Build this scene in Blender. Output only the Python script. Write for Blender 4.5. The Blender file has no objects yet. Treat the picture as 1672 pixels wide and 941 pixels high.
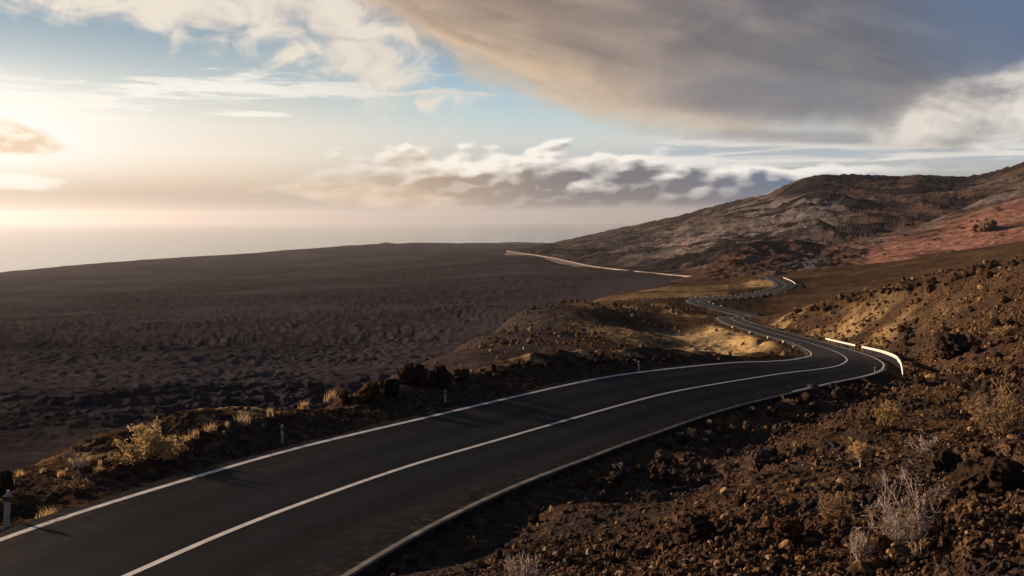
import bpy, math, random
import numpy as np
from math import radians

random.seed(7); RNG = np.random.default_rng(7)
scene = bpy.context.scene
COL = scene.collection
F, U0, V0 = 1486.2, 836.0, 360.0        # focal length in photo pixels, principal column, eye level row

def world(x, y, d):
    return np.array([(x - U0) / F * d, d, (V0 - y) / F * d])

# ------------------------------------------------------------------ helpers: objects
def link(o, parent=None, **kw):
    COL.objects.link(o)
    if parent is not None: o.parent = parent
    for k, v in kw.items():
        if v: o[k] = v
    return o

def mesh_obj(name, V, Fc, mat, parent=None, smooth=False, loc=(0, 0, 0), **kw):
    me = bpy.data.meshes.new(name)
    V = np.asarray(V, np.float32)
    if isinstance(Fc, np.ndarray):
        n, k = Fc.shape
        me.vertices.add(len(V)); me.vertices.foreach_set('co', V.ravel())
        me.loops.add(n * k); me.loops.foreach_set('vertex_index', Fc.astype(np.int32).ravel())
        me.polygons.add(n); me.polygons.foreach_set('loop_start', np.arange(0, n * k, k, dtype=np.int32))
        me.update(calc_edges=True)
    else:
        me.from_pydata([tuple(v) for v in V], [], Fc); me.update()
    me.polygons.foreach_set('use_smooth', [smooth] * len(me.polygons))
    mats = mat if isinstance(mat, (list, tuple)) else [mat]
    for m in mats: me.materials.append(m)
    o = bpy.data.objects.new(name, me); o.location = loc
    return link(o, parent, **kw)

def empty(name, loc, label, cat, group=None):
    o = bpy.data.objects.new(name, None); o.location = loc; o.empty_display_size = .3
    return link(o, None, label=label, category=cat, group=group)

def vattr(o, name, arr):
    a = o.data.attributes.new(name, 'FLOAT_COLOR', 'POINT')
    a.data.foreach_set('color', np.asarray(arr, np.float32).ravel())

# ------------------------------------------------------------------ helpers: noise
def _h(ix, iy, seed):
    n = (ix.astype(np.int64) * 374761393 + iy.astype(np.int64) * 668265263 + seed * 974634777) & 0xffffffff
    n = ((n ^ (n >> 13)) * 1274126177) & 0xffffffff
    return ((n ^ (n >> 16)) & 0xffff) / 65535.0

def gnoise(x, y, seed=0):
    x0 = np.floor(x); y0 = np.floor(y); fx = x - x0; fy = y - y0
    sx = fx * fx * fx * (fx * (fx * 6 - 15) + 10); sy = fy * fy * fy * (fy * (fy * 6 - 15) + 10)
    def g(dx, dy):
        a = _h(x0 + dx, y0 + dy, seed) * 2 * math.pi
        return np.cos(a) * (fx - dx) + np.sin(a) * (fy - dy)
    a = g(0, 0); b = g(1, 0); c = g(0, 1); d = g(1, 1)
    return 1.5 * ((a + (b - a) * sx) * (1 - sy) + (c + (d - c) * sx) * sy)

def fbm(x, y, wl, octs, gain=.5, seed=0, cell=None, ridge=False):
    """sum of octaves starting at wavelength wl; octaves finer than the local cell size fade out"""
    out = np.zeros_like(x); a = 1.0; w = wl
    for i in range(octs):
        n = gnoise(x / w + 17.3 * i, y / w - 9.1 * i, seed + i)
        if ridge: n = .55 - np.abs(n) * 1.6
        k = a if cell is None else a * np.clip((w / cell - 2.0) / 3.0, 0, 1)
        out += n * k; a *= gain; w *= .5
    return out

def sstep(a, b, x):
    t = np.clip((x - a) / (b - a), 0, 1); return t * t * (3 - 2 * t)

# thin plate spline over (u, log d) -> v = z/d
class TPS:
    def __init__(s, pts, lam=1e-4):
        P = np.array(pts, float)
        s.P = np.stack([(P[:, 0] - U0) / F * 1.6, np.log(P[:, 2])], 1); v = (V0 - P[:, 1]) / F
        n = len(P); K = s.k(s.P, s.P) + lam * np.eye(n)
        Q = np.hstack([np.ones((n, 1)), s.P])
        A = np.zeros((n + 3, n + 3)); A[:n, :n] = K; A[:n, n:] = Q; A[n:, :n] = Q.T
        s.w = np.linalg.solve(A, np.concatenate([v, np.zeros(3)]))
    @staticmethod
    def k(a, b):
        r2 = ((a[:, None] - b[None]) ** 2).sum(2)
        return .5 * r2 * np.log(r2 + 1e-12)
    def __call__(s, u, d):
        q = np.stack([u * 1.6, np.log(d)], 1); out = np.empty(len(q)); n = len(s.P)
        for i in range(0, len(q), 40000):
            c = q[i:i + 40000]
            out[i:i + 40000] = s.k(c, s.P) @ s.w[:n] + s.w[n] + c @ s.w[n + 1:]
        return out * d

def catmull(P, n=8):
    P = np.asarray(P, float)
    Q = np.vstack([2 * P[0] - P[1], P, 2 * P[-1] - P[-2]]); o = []
    for i in range(1, len(Q) - 2):
        a, b, c, e = Q[i - 1], Q[i], Q[i + 1], Q[i + 2]
        for t in np.arange(n) / n:
            o.append(.5 * ((2 * b) + (c - a) * t + (2 * a - 5 * b + 4 * c - e) * t * t + (3 * b - a - 3 * c + e) * t ** 3))
    o.append(P[-1]); return np.array(o)

def resample(P, step):
    s = np.concatenate([[0], np.cumsum(np.linalg.norm(np.diff(P[:, :2], axis=0), axis=1))])
    t = np.arange(0, s[-1], step)
    return np.stack([np.interp(t, s, P[:, i]) for i in range(P.shape[1])], 1)

# ------------------------------------------------------------------ node helpers
class NT:
    def __init__(s, tree): s.t = tree; s.nodes = tree.nodes; s.links = tree.links
    def node(s, typ, **kw):
        n = s.nodes.new(typ)
        for k, v in kw.items(): setattr(n, k, v)
        return n
    def put(s, sock, v):
        if isinstance(v, S): s.links.new(v.o, sock)
        elif v is not None: sock.default_value = v
    def math(s, op, a, b=None, c=None, clamp=False):
        n = s.node('ShaderNodeMath', operation=op, use_clamp=clamp)
        for i, v in enumerate((a, b, c)):
            if v is not None: s.put(n.inputs[i], v)
        return S(s, n.outputs[0])
    def mix(s, f, a, b, blend='MIX'):
        n = s.node('ShaderNodeMix', data_type='RGBA', blend_type=blend)
        s.put(n.inputs[0], f); s.put(n.inputs[6], col(a)); s.put(n.inputs[7], col(b))
        return S(s, n.outputs[2])
    def ss(s, a, b, x):
        n = s.node('ShaderNodeMapRange', interpolation_type='SMOOTHSTEP')
        s.put(n.inputs[0], x); s.put(n.inputs[1], a); s.put(n.inputs[2], b)
        return S(s, n.outputs[0])
    def comb(s, x, y, z=0.0):
        n = s.node('ShaderNodeCombineXYZ')
        for i, v in enumerate((x, y, z)): s.put(n.inputs[i], v)
        return S(s, n.outputs[0])
    def noise(s, vec, scale, detail=4, rough=.5, dist=0.0, typ='FBM'):
        n = s.node('ShaderNodeTexNoise', noise_type=typ)
        s.put(n.inputs['Vector'], vec); s.put(n.inputs['Scale'], scale); s.put(n.inputs['Detail'], detail)
        s.put(n.inputs['Roughness'], rough); s.put(n.inputs['Distortion'], dist)
        return S(s, n.outputs[0])
    def vor(s, vec, scale, feature='F1', out='Distance'):
        n = s.node('ShaderNodeTexVoronoi', feature=feature)
        s.put(n.inputs['Vector'], vec); s.put(n.inputs['Scale'], scale)
        return S(s, n.outputs[out])
    def ramp(s, x, stops, interp='LINEAR'):
        n = s.node('ShaderNodeValToRGB'); cr = n.color_ramp; cr.interpolation = interp
        while len(cr.elements) < len(stops): cr.elements.new(.5)
        for e, (p, c) in zip(cr.elements, stops):
            e.position = p; e.color = col(c)
        s.put(n.inputs[0], x)
        return S(s, n.outputs[0])
    def fn(s, x, pts, lo, hi):
        """1-D function of x through pts, values scaled to lo..hi"""
        x0, x1 = pts[0][0], pts[-1][0]
        st = [((p - x0) / (x1 - x0), ((v - lo) / (hi - lo),) * 3) for p, v in pts]
        r = s.ramp((x - x0) / (x1 - x0), st, 'EASE' if 0 else 'B_SPLINE' if 0 else 'CARDINAL')
        return r * (hi - lo) + lo

class S:
    def __init__(s, nt, o): s.nt = nt; s.o = o
    def __add__(s, b): return s.nt.math('ADD', s, b)
    __radd__ = __add__
    def __sub__(s, b): return s.nt.math('SUBTRACT', s, b)
    def __rsub__(s, b): return s.nt.math('SUBTRACT', b, s)
    def __mul__(s, b): return s.nt.math('MULTIPLY', s, b)
    __rmul__ = __mul__
    def __truediv__(s, b): return s.nt.math('DIVIDE', s, b)
    def clamp(s): return s.nt.math('ADD', s, 0.0, clamp=True)
    def max(s, b): return s.nt.math('MAXIMUM', s, b)
    def min(s, b): return s.nt.math('MINIMUM', s, b)
    def pow(s, b): return s.nt.math('POWER', s, b)

def col(c):
    if isinstance(c, S): return c
    c = tuple(c)
    return c if len(c) == 4 else c + (1.0,)

def srgb(r, g, b):
    f = lambda v: v / 255 / 12.92 if v <= 10 else ((v / 255 + .055) / 1.055) ** 2.4
    return (f(r), f(g), f(b))

def new_mat(name):
    m = bpy.data.materials.new(name); m.use_nodes = True
    nt = NT(m.node_tree); b = m.node_tree.nodes['Principled BSDF']
    b.inputs['Specular IOR Level'].default_value = .25
    return m, nt, b

def gpos(nt): return S(nt, nt.node('ShaderNodeNewGeometry').outputs['Position'])
def opos(nt): return S(nt, nt.node('ShaderNodeTexCoord').outputs['Object'])
def scl(nt, v, sx, sy, sz, rot=(0, 0, 0)):
    n = nt.node('ShaderNodeMapping'); nt.put(n.inputs['Vector'], v)
    n.inputs['Scale'].default_value = (sx, sy, sz); n.inputs['Rotation'].default_value = rot
    return S(nt, n.outputs[0])
def bump(nt, b, h, strength=1.0, dist=.05):
    n = nt.node('ShaderNodeBump'); nt.put(n.inputs['Height'], h)
    n.inputs['Strength'].default_value = strength; n.inputs['Distance'].default_value = dist
    nt.links.new(n.outputs[0], b.inputs['Normal'])
def attr(nt, name):
    n = nt.node('ShaderNodeAttribute', attribute_name=name)
    sp = nt.node('ShaderNodeSeparateColor'); nt.links.new(n.outputs['Color'], sp.inputs[0])
    return [S(nt, sp.outputs[i]) for i in range(3)]

# ------------------------------------------------------------------ ROAD CENTRELINE  (X, Y, Z, bank)
RC = [(-5.915, 13.953, -5.455, -0.047), (-5.095, 16.752, -5.67, -0.024), (-3.868, 20.826, -6.132, 0.007), (-2.583, 24.609, -6.574, 0.033),
      (-0.638, 29.633, -7.198, 0.061), (2.593, 37.059, -8.029, 0.093), (7.493, 45.641, -8.722, 0.117), (11.902, 52.074, -9.32, 0.116),
      (17.927, 59.872, -10.047, 0.093), (22.041, 65.829, -10.781, 0.073), (25.906, 72.507, -11.587, 0.057), (29.171, 79.694, -12.414, 0.042),
      (33.052, 89.869, -13.708, 0.021), (40.04, 110.077, -16.346, -0.017), (48.395, 136.74, -19.643, -0.021), (53.269, 157.707, -21.753, 0.002),
      (55.837, 171.812, -23.005, 0.017), (57.246, 185.356, -24.033, 0.011), (57.98, 202.278, -24.989, -0.008), (58.246, 218.049, -25.675, -0.019),
      (58.274, 232.189, -26.247, -0.03)]
a_, b_ = np.array(RC[0]), np.array(RC[1])
RC = [tuple(a_ - (b_ - a_) * k) for k in (4, 3, 2, 1)] + RC
for x, y, d in [(1195, 521.5, 247), (1195, 518, 257), (1207, 517.5, 267), (1222, 518.5, 277), (1223, 515.5, 288), (1200, 509, 299), (1165, 500.5, 310),
                (1143, 494.5, 319), (1140, 491, 329), (1163, 487.5, 340), (1215, 484, 356), (1258, 476.5, 372), (1281, 468.5, 388),
                (1280, 462.5, 402), (1268, 456.5, 424), (1258, 453, 446), (1240, 452.5, 475), (1215, 456, 505)]:
    p = world(x, y, d); RC.append((p[0], p[1], p[2], 0.03 if d > 300 else -.01))
CL = resample(catmull(RC, 10), .5)
# smooth a little
for _ in range(6): CL[1:-1] = .25 * CL[:-2] + .5 * CL[1:-1] + .25 * CL[2:]
CT = np.gradient(CL[:, :2], axis=0); CT /= np.linalg.norm(CT, axis=1)[:, None]
CN = np.stack([-CT[:, 1], CT[:, 0]], 1)               # points to the left of travel
CS = np.arange(len(CL)) * .5
WL, WR = 3.67, 3.13                                    # centre line to edge lines
def s_of(x, y_d):                                      # station nearest a ground point
    return int(np.argmin(((CL[:, :2] - np.array([x, y_d])) ** 2).sum(1)))
def road_pt(i, t, dz=0.0):
    return np.array([CL[i, 0] + CN[i, 0] * t, CL[i, 1] + CN[i, 1] * t, CL[i, 2] + CL[i, 3] * t + dz])

def road_coords(X, Y):
    """nearest station index, signed lateral offset (left positive)"""
    n = len(X); idx = np.zeros(n, int); coarse = CL[::4, :2]
    for i in range(0, n, 60000):
        P = np.stack([X[i:i + 60000], Y[i:i + 60000]], 1)
        D = (coarse ** 2).sum(1)[None] - 2 * P @ coarse.T
        j = D.argmin(1) * 4
        best = np.full(len(P), 1e18); bi = j.copy()
        for o in range(-3, 4):
            k = np.clip(j + o, 0, len(CL) - 1)
            dd = ((CL[k, :2] - P) ** 2).sum(1); m = dd < best
            best[m] = dd[m]; bi[m] = k[m]
        idx[i:i + 60000] = bi
    dx = X - CL[idx, 0]; dy = Y - CL[idx, 1]
    t = dx * CN[idx, 0] + dy * CN[idx, 1]
    dist = np.hypot(dx, dy); t = np.sign(np.where(t == 0, 1, t)) * dist
    return idx, t

# ------------------------------------------------------------------ TERRAIN CONTROL POINTS (photo column, row, metres)
G = [(1672, 941, 8.5), (1350, 941, 10), (1000, 941, 11.5), (800, 941, 12.6), (2100, 941, 7.2), (2700, 900, 7), (3600, 800, 7),
     (1672, 1300, 5), (1000, 1400, 6.5), (400, 1500, 6.5), (-400, 1500, 6.5), (2600, 1200, 4.5), (836, 2200, 4), (2200, 1700, 3.5), (-800, 2200, 4),
     (1672, 800, 13.5), (1400, 800, 16), (1200, 800, 18.5), (2100, 780, 12), (1050, 800, 20.5),
     (1672, 700, 25), (1500, 700, 27.5), (1350, 700, 29.5), (2000, 660, 24), (2600, 600, 25),
     (1672, 620, 44), (1550, 620, 50), (1470, 640, 47), (1672, 560, 68), (1560, 565, 76), (2000, 520, 60), (1500, 580, 84),
     (1672, 495, 98), (1550, 520, 112), (1455, 545, 118), (1400, 540, 140), (1340, 535, 175), (1290, 525, 200),
     (1672, 423, 150), (1800, 385, 145), (2200, 300, 135), (1550, 451, 170), (1450, 474, 190), (1350, 499, 210), (1285, 512, 225), (1250, 519, 240),
     (1672, 432, 180), (1550, 460, 205), (1450, 482, 225), (1350, 503, 245), (1280, 516, 260), (1900, 380, 180),
     (1672, 424, 300), (1900, 360, 300), (1550, 450, 300), (1450, 474, 300), (1350, 499, 300), (1270, 513, 300),
     (1672, 394, 520), (1900, 345, 520), (2300, 270, 500), (1600, 405, 530), (1500, 421, 540), (1400, 433.5, 540), (1320, 441, 520),
     (1672, 420, 680), (1500, 445, 700), (1320, 460, 700), (1210, 480, 700), (2300, 330, 700),
     (1380, 462, 400), (1500, 445, 400), (1300, 490, 330), (1250, 500, 330),
     # basin and spur
     (1176, 458.5, 480), (1100, 466, 445), (1000, 483, 385), (900, 501, 310), (830, 521, 240), (760, 560, 170), (700, 592, 122), (650, 612, 90),
     (1176, 475, 600), (1100, 490, 600), (1000, 515, 540), (900, 540, 440), (830, 565, 340), (760, 600, 250), (700, 630, 190), (640, 660, 150),
     (1100, 477, 390), (1040, 490, 340), (1080, 492, 318), (1020, 500, 300), (1190, 470, 420),
     (1060, 507, 275), (1000, 530, 215), (950, 545, 180), (900, 560, 145), (1090, 520, 250), (1130, 512, 285),
     (1000, 565, 130), (1060, 545, 195), (1040, 585, 92), (900, 590, 90), (850, 600, 75), (950, 597, 72), (1100, 597, 75), (1120, 592, 105),
     (1200, 598, 80), (1220, 590, 120), (1150, 580, 165), (1200, 581, 178), (1250, 584, 140), (1290, 585, 100), (1110, 553, 222), (1150, 545, 228),
     (1200, 552, 205), (1250, 568, 180),
     # left: berm foot, then the drop to the plain
     (-300, 900, 22), (-900, 900, 22), (0, 860, 33), (300, 790, 36), (480, 740, 40), (600, 690, 48), (660, 655, 62), (-300, 980, 36), (-900, 1000, 40),
     (0, 850, 60), (300, 790, 70), (500, 720, 90), (-400, 900, 70), (0, 800, 200), (400, 760, 200), (-700, 900, 200), (-1500, 900, 60), (-2500, 900, 30),
     (0, 800, 900), (600, 760, 900), (1000, 640, 900), (-1500, 800, 900), (1400, 520, 1200), (2000, 420, 1200), (3000, 350, 1000)]
for i in range(0, len(CL), 24):                        # the ground follows the road on both sides
    if CL[i, 1] < 9: continue
    for t, dz in ((WL + 4.5, -.15), (-WR - 3.5, -.25)):
        if CS[i] < 60 and t > 0: dz = .1
        p = road_pt(i, t, dz)
        G.append((U0 + F * p[0] / p[1], V0 - F * p[2] / p[1], p[1]))
gT = TPS(G, 2e-4)
PL = [(-600, 900, 20), (0, 900, 22), (500, 850, 25), (0, 760, 42), (300, 715, 50), (600, 690, 62), (900, 640, 80), (0, 690, 72), (300, 670, 80), (600, 640, 105),
      (0, 600, 150), (300, 600, 150), (500, 600, 152), (700, 590, 165), (0, 550, 270), (500, 550, 262), (750, 548, 240),
      (0, 500, 650), (300, 500, 560), (500, 500, 510), (700, 500, 480), (850, 500, 430), (0, 470, 1350), (300, 460, 1350), (500, 455, 1250), (700, 455, 1100), (850, 455, 980),
      (0, 447, 2800), (150, 433, 3300), (300, 424, 3850), (500, 407.5, 5050), (600, 402.5, 5700), (700, 399.5, 6300), (800, 397.5, 6900), (870, 396, 7600), (300, 432, 2300), (500, 427, 2400), (700, 425, 2200), (850, 424, 1950),
      (0, 462, 3700), (150, 450, 4400), (300, 441, 5200), (500, 424, 6800), (650, 414, 7800), (800, 408, 9000), (900, 404, 9500),
      (-500, 480, 2400), (-500, 520, 650), (-500, 600, 170), (-1500, 640, 400), (-1500, 580, 1800), (-500, 500, 3300),
      (900, 485, 620), (1000, 471, 740), (1000, 446, 1100), (1000, 437, 1500), (1060, 447, 1120), (1110, 452.5, 960), (1176, 460, 850), (1176, 470, 700), (950, 431, 1700), (905, 428, 1900),
      (850, 417, 2350), (900, 413, 2900), (980, 409, 3600), (900, 402, 5600), (1000, 400, 6200), (1300, 480, 850), (1300, 430, 2000), (1300, 415, 5000), (1800, 500, 850), (1800, 430, 5000), (3000, 500, 900), (3000, 430, 5000)]
pT = TPS(PL, 3e-4)
SEA_Z = -165.0
CELL = 1 / 860.0

def ground_z(X, Y, detail=True, full=False):
    X = np.asarray(X, float); Y = np.asarray(Y, float)
    u = X / Y; d = Y; cell = np.maximum(d * CELL, .012)
    idx, t = road_coords(X, Y); side = np.where(t > 0, WL, WR); off = np.abs(t) - side
    s = CS[idx]
    zg = gT(u, d); zp = pT(u, d)
    zr = CL[idx, 2] + CL[idx, 3] * np.clip(t, -7, 9)
    near = (d < 520)
    # berm on the outer left side of the first stretch
    bt = t - WL
    bs = sstep(10, 16, s) * 1.0 * (1 - sstep(58, 82, s)) + (1 - sstep(10, 16, s))
    bh = np.where(t > 0, bs * (.24 + .18 * gnoise(s / 7.0, bt * 0 + .5, 3) + .25 * gnoise(s / 2.2, bt / 2, 5)), 0)
    bw = .9 + .3 * gnoise(s / 5, bt * 0, 8)
    berm = bh * np.exp(-((bt - 4.3) / (1.9 * bw)) ** 2)
    # right side: small ditch against the kerb
    ditch = np.where(t < 0, -.12 * np.exp(-((off - .9) / .9) ** 2) * (1 - sstep(80, 95, s)), 0)
    k = sstep(.75, 6.0, off)
    k = np.where(near, k, 1)
    z_cor = zr - .10 - .12 * sstep(.2, .8, off)
    z = z_cor * (1 - k) + zg * k
    z = z + np.where(near, (berm + ditch) * sstep(.5, 1.4, off), 0)
    soft = 1.2
    isg = sstep(-soft, soft, z - zp)
    zz = np.maximum(z, zp)
    if detail:
        amp = sstep(.6, 2.6, off) * np.where(near, 1, 1)
        right = sstep(-2, -8, t)
        # hillside scoria: lumps, clods, stones
        lump = fbm(X, Y, 5.5, 3, .55, 11, cell) * .42
        mid = fbm(X, Y, .95, 3, .62, 23, cell, ridge=True) * .19
        fine = fbm(X, Y, .24, 3, .7, 37, cell, ridge=True) * .095
        calm = .35 + .65 * sstep(-.25, .25, gnoise(X / 9 + 4, Y / 9, 51))
        roughg = (lump + (mid + fine) * calm)
        big = sstep(100, 210, d)
        basin = fbm(X, Y, 30, 6, .55, 61, cell) * 1.3
        smoothmid = sstep(215, 260, d)
        g = roughg * (1 - .45 * (t > 0) - .2 * (t > 0) * sstep(60, 100, Y)) * (1 - smoothmid) * (1 + .9 * big) + basin * smoothmid * .55
        # gullied cut bank inside the bend
        # lava plain: blocky ripples
        wx = X + 9 * gnoise(X / 40, Y / 40, 70); wy = Y + 9 * gnoise(X / 40 + 9, Y / 40, 71)
        pxx = U0 + F * u; pyy = V0 - F * zz / d
        patch = sstep(-.5, .12, gnoise(X / 170 + 2.2, Y / 260, 77) + .45 * gnoise(X / 60, Y / 90, 78) + .25 * gnoise(X / 22, Y / 30, 79))
        band = np.exp(-((pyy + 10 * gnoise(pxx / 60, pyy / 20, 88) - (478 + (1010 - pxx) * .275)) / 24) ** 2) * sstep(480, 640, pxx)
        patch = patch * (1 - .95 * band)
        far = sstep(500, 2500, d)
        pl = (fbm(wx * .5, wy, 7.5, 6, .72, 81, cell, ridge=True) * .62 * (.2 + .8 * patch) + fbm(wx, wy, 2.2, 4, .6, 83, cell) * .3
              + fbm(X * .6, Y, 60, 3, .5, 91, cell) * 1.6 + fbm(X, Y * .7, 420, 3, .5, 95, cell) * 6 * far)
        pl = pl * sstep(30, 90, d)
        zz = zz + amp * (g * isg + pl * (1 - isg))
        # small cone far out on the plain
        cx, cy = world(626, 400, 5900)[:2]
        r = np.hypot((X - cx) / 1.0, (Y - cy) / 1.2)
        zz = zz + 24 * np.exp(-(r / 55) ** 2) + 8 * np.exp(-(r / 130) ** 2) 
    if full == 2: return zz, isg, off, t, s, idx, patch
    if full: return zz, isg, off, t, s, idx
    return zz

def gz(x, y): return float(ground_z(np.array([x]), np.array([y]))[0])
def on_ground(px, py, lo=9, hi=520):
    """point where the sight line through a photo pixel meets the terrain (used to stand things where they are seen)"""
    d = np.exp(np.linspace(math.log(lo), math.log(hi), 1500)); u = (px - U0) / F
    z = ground_z(u * d, d); ray = (V0 - py) / F * d
    i = np.argmax(z >= ray)
    if z[i] < ray[i]: i = len(d) - 1
    return np.array([u * d[i], d[i], z[i]])

# ------------------------------------------------------------------ MATERIALS
def mat_ground():
    m, nt, b = new_mat('volcanic_ground')
    P = gpos(nt); gold, isg, brown = attr(nt, 'zones')
    n1 = nt.noise(P, .35, 6, .6); n2 = nt.noise(P, 2.6, 6, .65); n3 = nt.noise(P, 14, 5, .7); n4 = nt.noise(P, .06, 4, .6)
    sp = nt.vor(P, 9)                                         # stone-sized flecks
    scoria = nt.ramp(n2, [(.28, (.017, .013, .0115)), (.45, (.038, .025, .018)), (.57, (.10, .058, .031)), (.71, (.30, .18, .087))])
    scoria = nt.mix(nt.ss(.42, .62, n1) * .75, scoria, nt.ramp(n3, [(.3, (.030, .025, .024)), (.6, (.055, .043, .037)), (.8, (.12, .09, .065))]))
    fl = nt.ss(.57, .68, n3) * .8
    scoria = nt.mix(fl, scoria, (.34, .21, .105))
    lava = nt.ramp(nt.noise(P, .16, 8, .65), [(.3, (.014, .0125, .0135)), (.5, (.034, .0300, .0320)), (.68, (.062, .0535, .056)), (.85, (.12, .098, .092))])
    lava = nt.mix(nt.ss(.45, .6, nt.noise(scl(nt, P, .008, .014, .01), 1.0, 5, .6)) * .5, lava, (.052, .0455, .0480))
    flow, _f, _g = attr(nt, 'flow')
    lava = nt.mix(flow * .85, nt.mix(.55, lava, (.084, .073, .074)), lava)
    lava = nt.mix(nt.ss(.62, .75, nt.noise(P, .9, 6, .7)) * .4 * flow, lava, (.16, .115, .085))
    br = nt.ramp(nt.noise(P, .22, 7, .7), [(.3, (.028, .0205, .0155)), (.5, (.060, .041, .0275)), (.64, (.11, .067, .036)), (.78, (.22, .13, .062))])
    gd = nt.ramp(nt.noise(scl(nt, P, 1, .45, 1), .5, 7, .72), [(.32, (.09, .056, .026)), (.44, (.42, .29, .13)), (.7, (.74, .54, .27))])
    gd = nt.mix(nt.ss(.61, .66, nt.noise(P, .33, 3, .5)), gd, (.03, .02, .014))
    c = nt.mix(brown, scoria, br); c = nt.mix(isg, lava, c); c = nt.mix(gold, c, gd)
    nt.put(b.inputs['Base Color'], c); b.inputs['Roughness'].default_value = .95
    b.inputs['Specular IOR Level'].default_value = 0
    bump(nt, b, n3 * .6 + nt.noise(P, 45, 4, .7) * .35 + n2 * 1.2, .9, .07)
    return m

def mat_asphalt():
    m, nt, b = new_mat('asphalt')
    P = gpos(nt); n = nt.noise(P, 70, 3, .75); l = nt.noise(P, .22, 6, .62)
    t_, edge_, _ = attr(nt, 'lane')
    t = t_ * 12.0 - 6.0
    wob = (nt.noise(P, .12, 3, .5) - .5) * .5
    g = lambda c, w: nt.math('EXPONENT', ((t + wob - c) * (t + wob - c)) * (-1.0 / (w * w)))
    track = (g(-2.35, .42) + g(-.85, .42) + g(.95, .42) + g(2.6, .42)).clamp()
    c = nt.ramp(n, [(.25, (.004, .0048, .0065)), (.5, (.0092, .0098, .0135)), (.68, (.0185, .0195, .0245)), (.85, (.062, .064, .07))])
    c = nt.mix(track * nt.ss(.3, .62, l) * .5, c, (.0180, .0186, .0225))
    c = nt.mix(nt.ss(.5, .68, l) * .4, c, (.0150, .0156, .0190))
    c = nt.mix(nt.ss(.58, .7, nt.noise(P, 1.7, 7, .7)) * .4, c, (.0065, .0067, .0078))
    oil = g(-1.6, .3) + g(1.8, .3)
    c = nt.mix(oil.clamp() * .35, c, (.007, .007, .008))
    grit = edge_ * nt.ss(.5, .62, nt.noise(P, 3.2, 6, .75))
    c = nt.mix(grit * .75, c, (.07, .048, .032))
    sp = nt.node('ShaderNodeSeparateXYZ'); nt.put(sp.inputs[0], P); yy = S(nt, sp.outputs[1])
    c = nt.mix(nt.ss(58, 120, yy + (l - .5) * 30) * .5 + nt.ss(215, 245, yy) * .4, c, (.078, .07, .067))  # grazing sheen of the bend and far road painted in as paler asphalt
    cr = nt.vor(P + 0.0 if 0 else P, .45, 'DISTANCE_TO_EDGE') ; crk = nt.ss(.012, .004, cr) * nt.ss(.56, .62, nt.noise(P, .17, 4, .6))
    c = nt.mix(crk * .8, c, (.004, .004, .004))
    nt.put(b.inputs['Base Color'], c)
    nt.put(b.inputs['Roughness'], nt.ss(.2, .8, l) * .12 + .58 - track * .06); b.inputs['Specular IOR Level'].default_value = .01
    bump(nt, b, n + nt.noise(P, 220, 2, .5) * .6, .7, .01)
    return m

def mat_simple(name, stops, scale, rough=.8, spec=.25, bs=.4, bd=.02, obj=True, detail=5, r=.6):
    m, nt, b = new_mat(name); P = opos(nt) if obj else gpos(nt)
    n = nt.noise(P, scale, detail, r)
    nt.put(b.inputs['Base Color'], nt.ramp(n, stops)); b.inputs['Roughness'].default_value = rough
    b.inputs['Specular IOR Level'].default_value = spec
    if bs: bump(nt, b, n, bs, bd)
    return m

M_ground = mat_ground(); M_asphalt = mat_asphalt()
def mat_paint():
    m, nt, b = new_mat('road_paint'); P = gpos(nt)
    n = nt.noise(P, 9, 8, .78); w = nt.noise(P, .5, 4, .6)
    c = nt.ramp(nt.noise(P, 2.2, 6, .7), [(.3, (.42, .41, .39)), (.55, (.62, .61, .58)), (.8, (.74, .73, .7))])
    c = nt.mix(nt.ss(.56, .66, n + (w - .5) * .35), c, (.045, .044, .044))
    nt.put(b.inputs['Base Color'], c); b.inputs['Roughness'].default_value = .65
    return m
M_paint = mat_paint()
M_kerb = mat_simple('kerb_concrete', [(.25, (.05, .045, .04)), (.5, (.16, .145, .127)), (.75, (.38, .34, .3))], 1.6, .85, .2, .5, .02, False, 8, .72)
M_kerbside = mat_simple('shade_darkened_concrete', [(.25, (.016, .013, .011)), (.5, (.038, .031, .026)), (.75, (.10, .085, .07))], 1.3, .95, 0.0, .6, .03, False, 8, .75)  # kerb concrete with the shade of its outer face put into the colour
M_rail = mat_simple('white_rail_paint', [(.2, (.62, .59, .54)), (.5, (.8, .78, .74)), (.8, (.86, .85, .82))], 1.2, .45, .4, .1, .004)
M_steel = mat_simple('galvanised_steel', [(.3, (.22, .21, .2)), (.7, (.42, .41, .4))], 4, .5, .5, .1, .004)
M_whitewall = mat_simple('limewashed_wall', [(.25, (.15, .125, .105)), (.5, (.27, .225, .19)), (.8, (.42, .36, .31))], .08, .85, .2, .2, .05, False)
M_block = mat_simple('kerb_stone', [(.3, (.3, .22, .15)), (.6, (.55, .43, .32)), (.8, (.72, .62, .5))], .9, .9, .2, .3, .03, False)
M_post = mat_simple('weathered_post', [(.3, (.4, .36, .31)), (.6, (.66, .62, .56)), (.8, (.75, .72, .66))], 6, .8, .2, .2, .01)
M_refl = mat_simple('dull_reflector', [(.3, (.05, .045, .04)), (.7, (.09, .08, .07))], 9, .3, .5, 0)
M_rock = mat_simple('dark_lava_rock', [(.25, (.016, .012, .010)), (.5, (.045, .031, .023)), (.68, (.10, .062, .037)), (.85, (.2, .125, .07))], 3.2, .95, 0.0, 1.0, .06, True, 8, .7)
M_rockg = mat_simple('grey_lava_rock', [(.25, (.035, .030, .028)), (.5, (.085, .07, .062)), (.68, (.16, .125, .1)), (.85, (.3, .23, .17))], 3.2, .95, 0.0, 1.0, .05, True, 8, .7)
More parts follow.
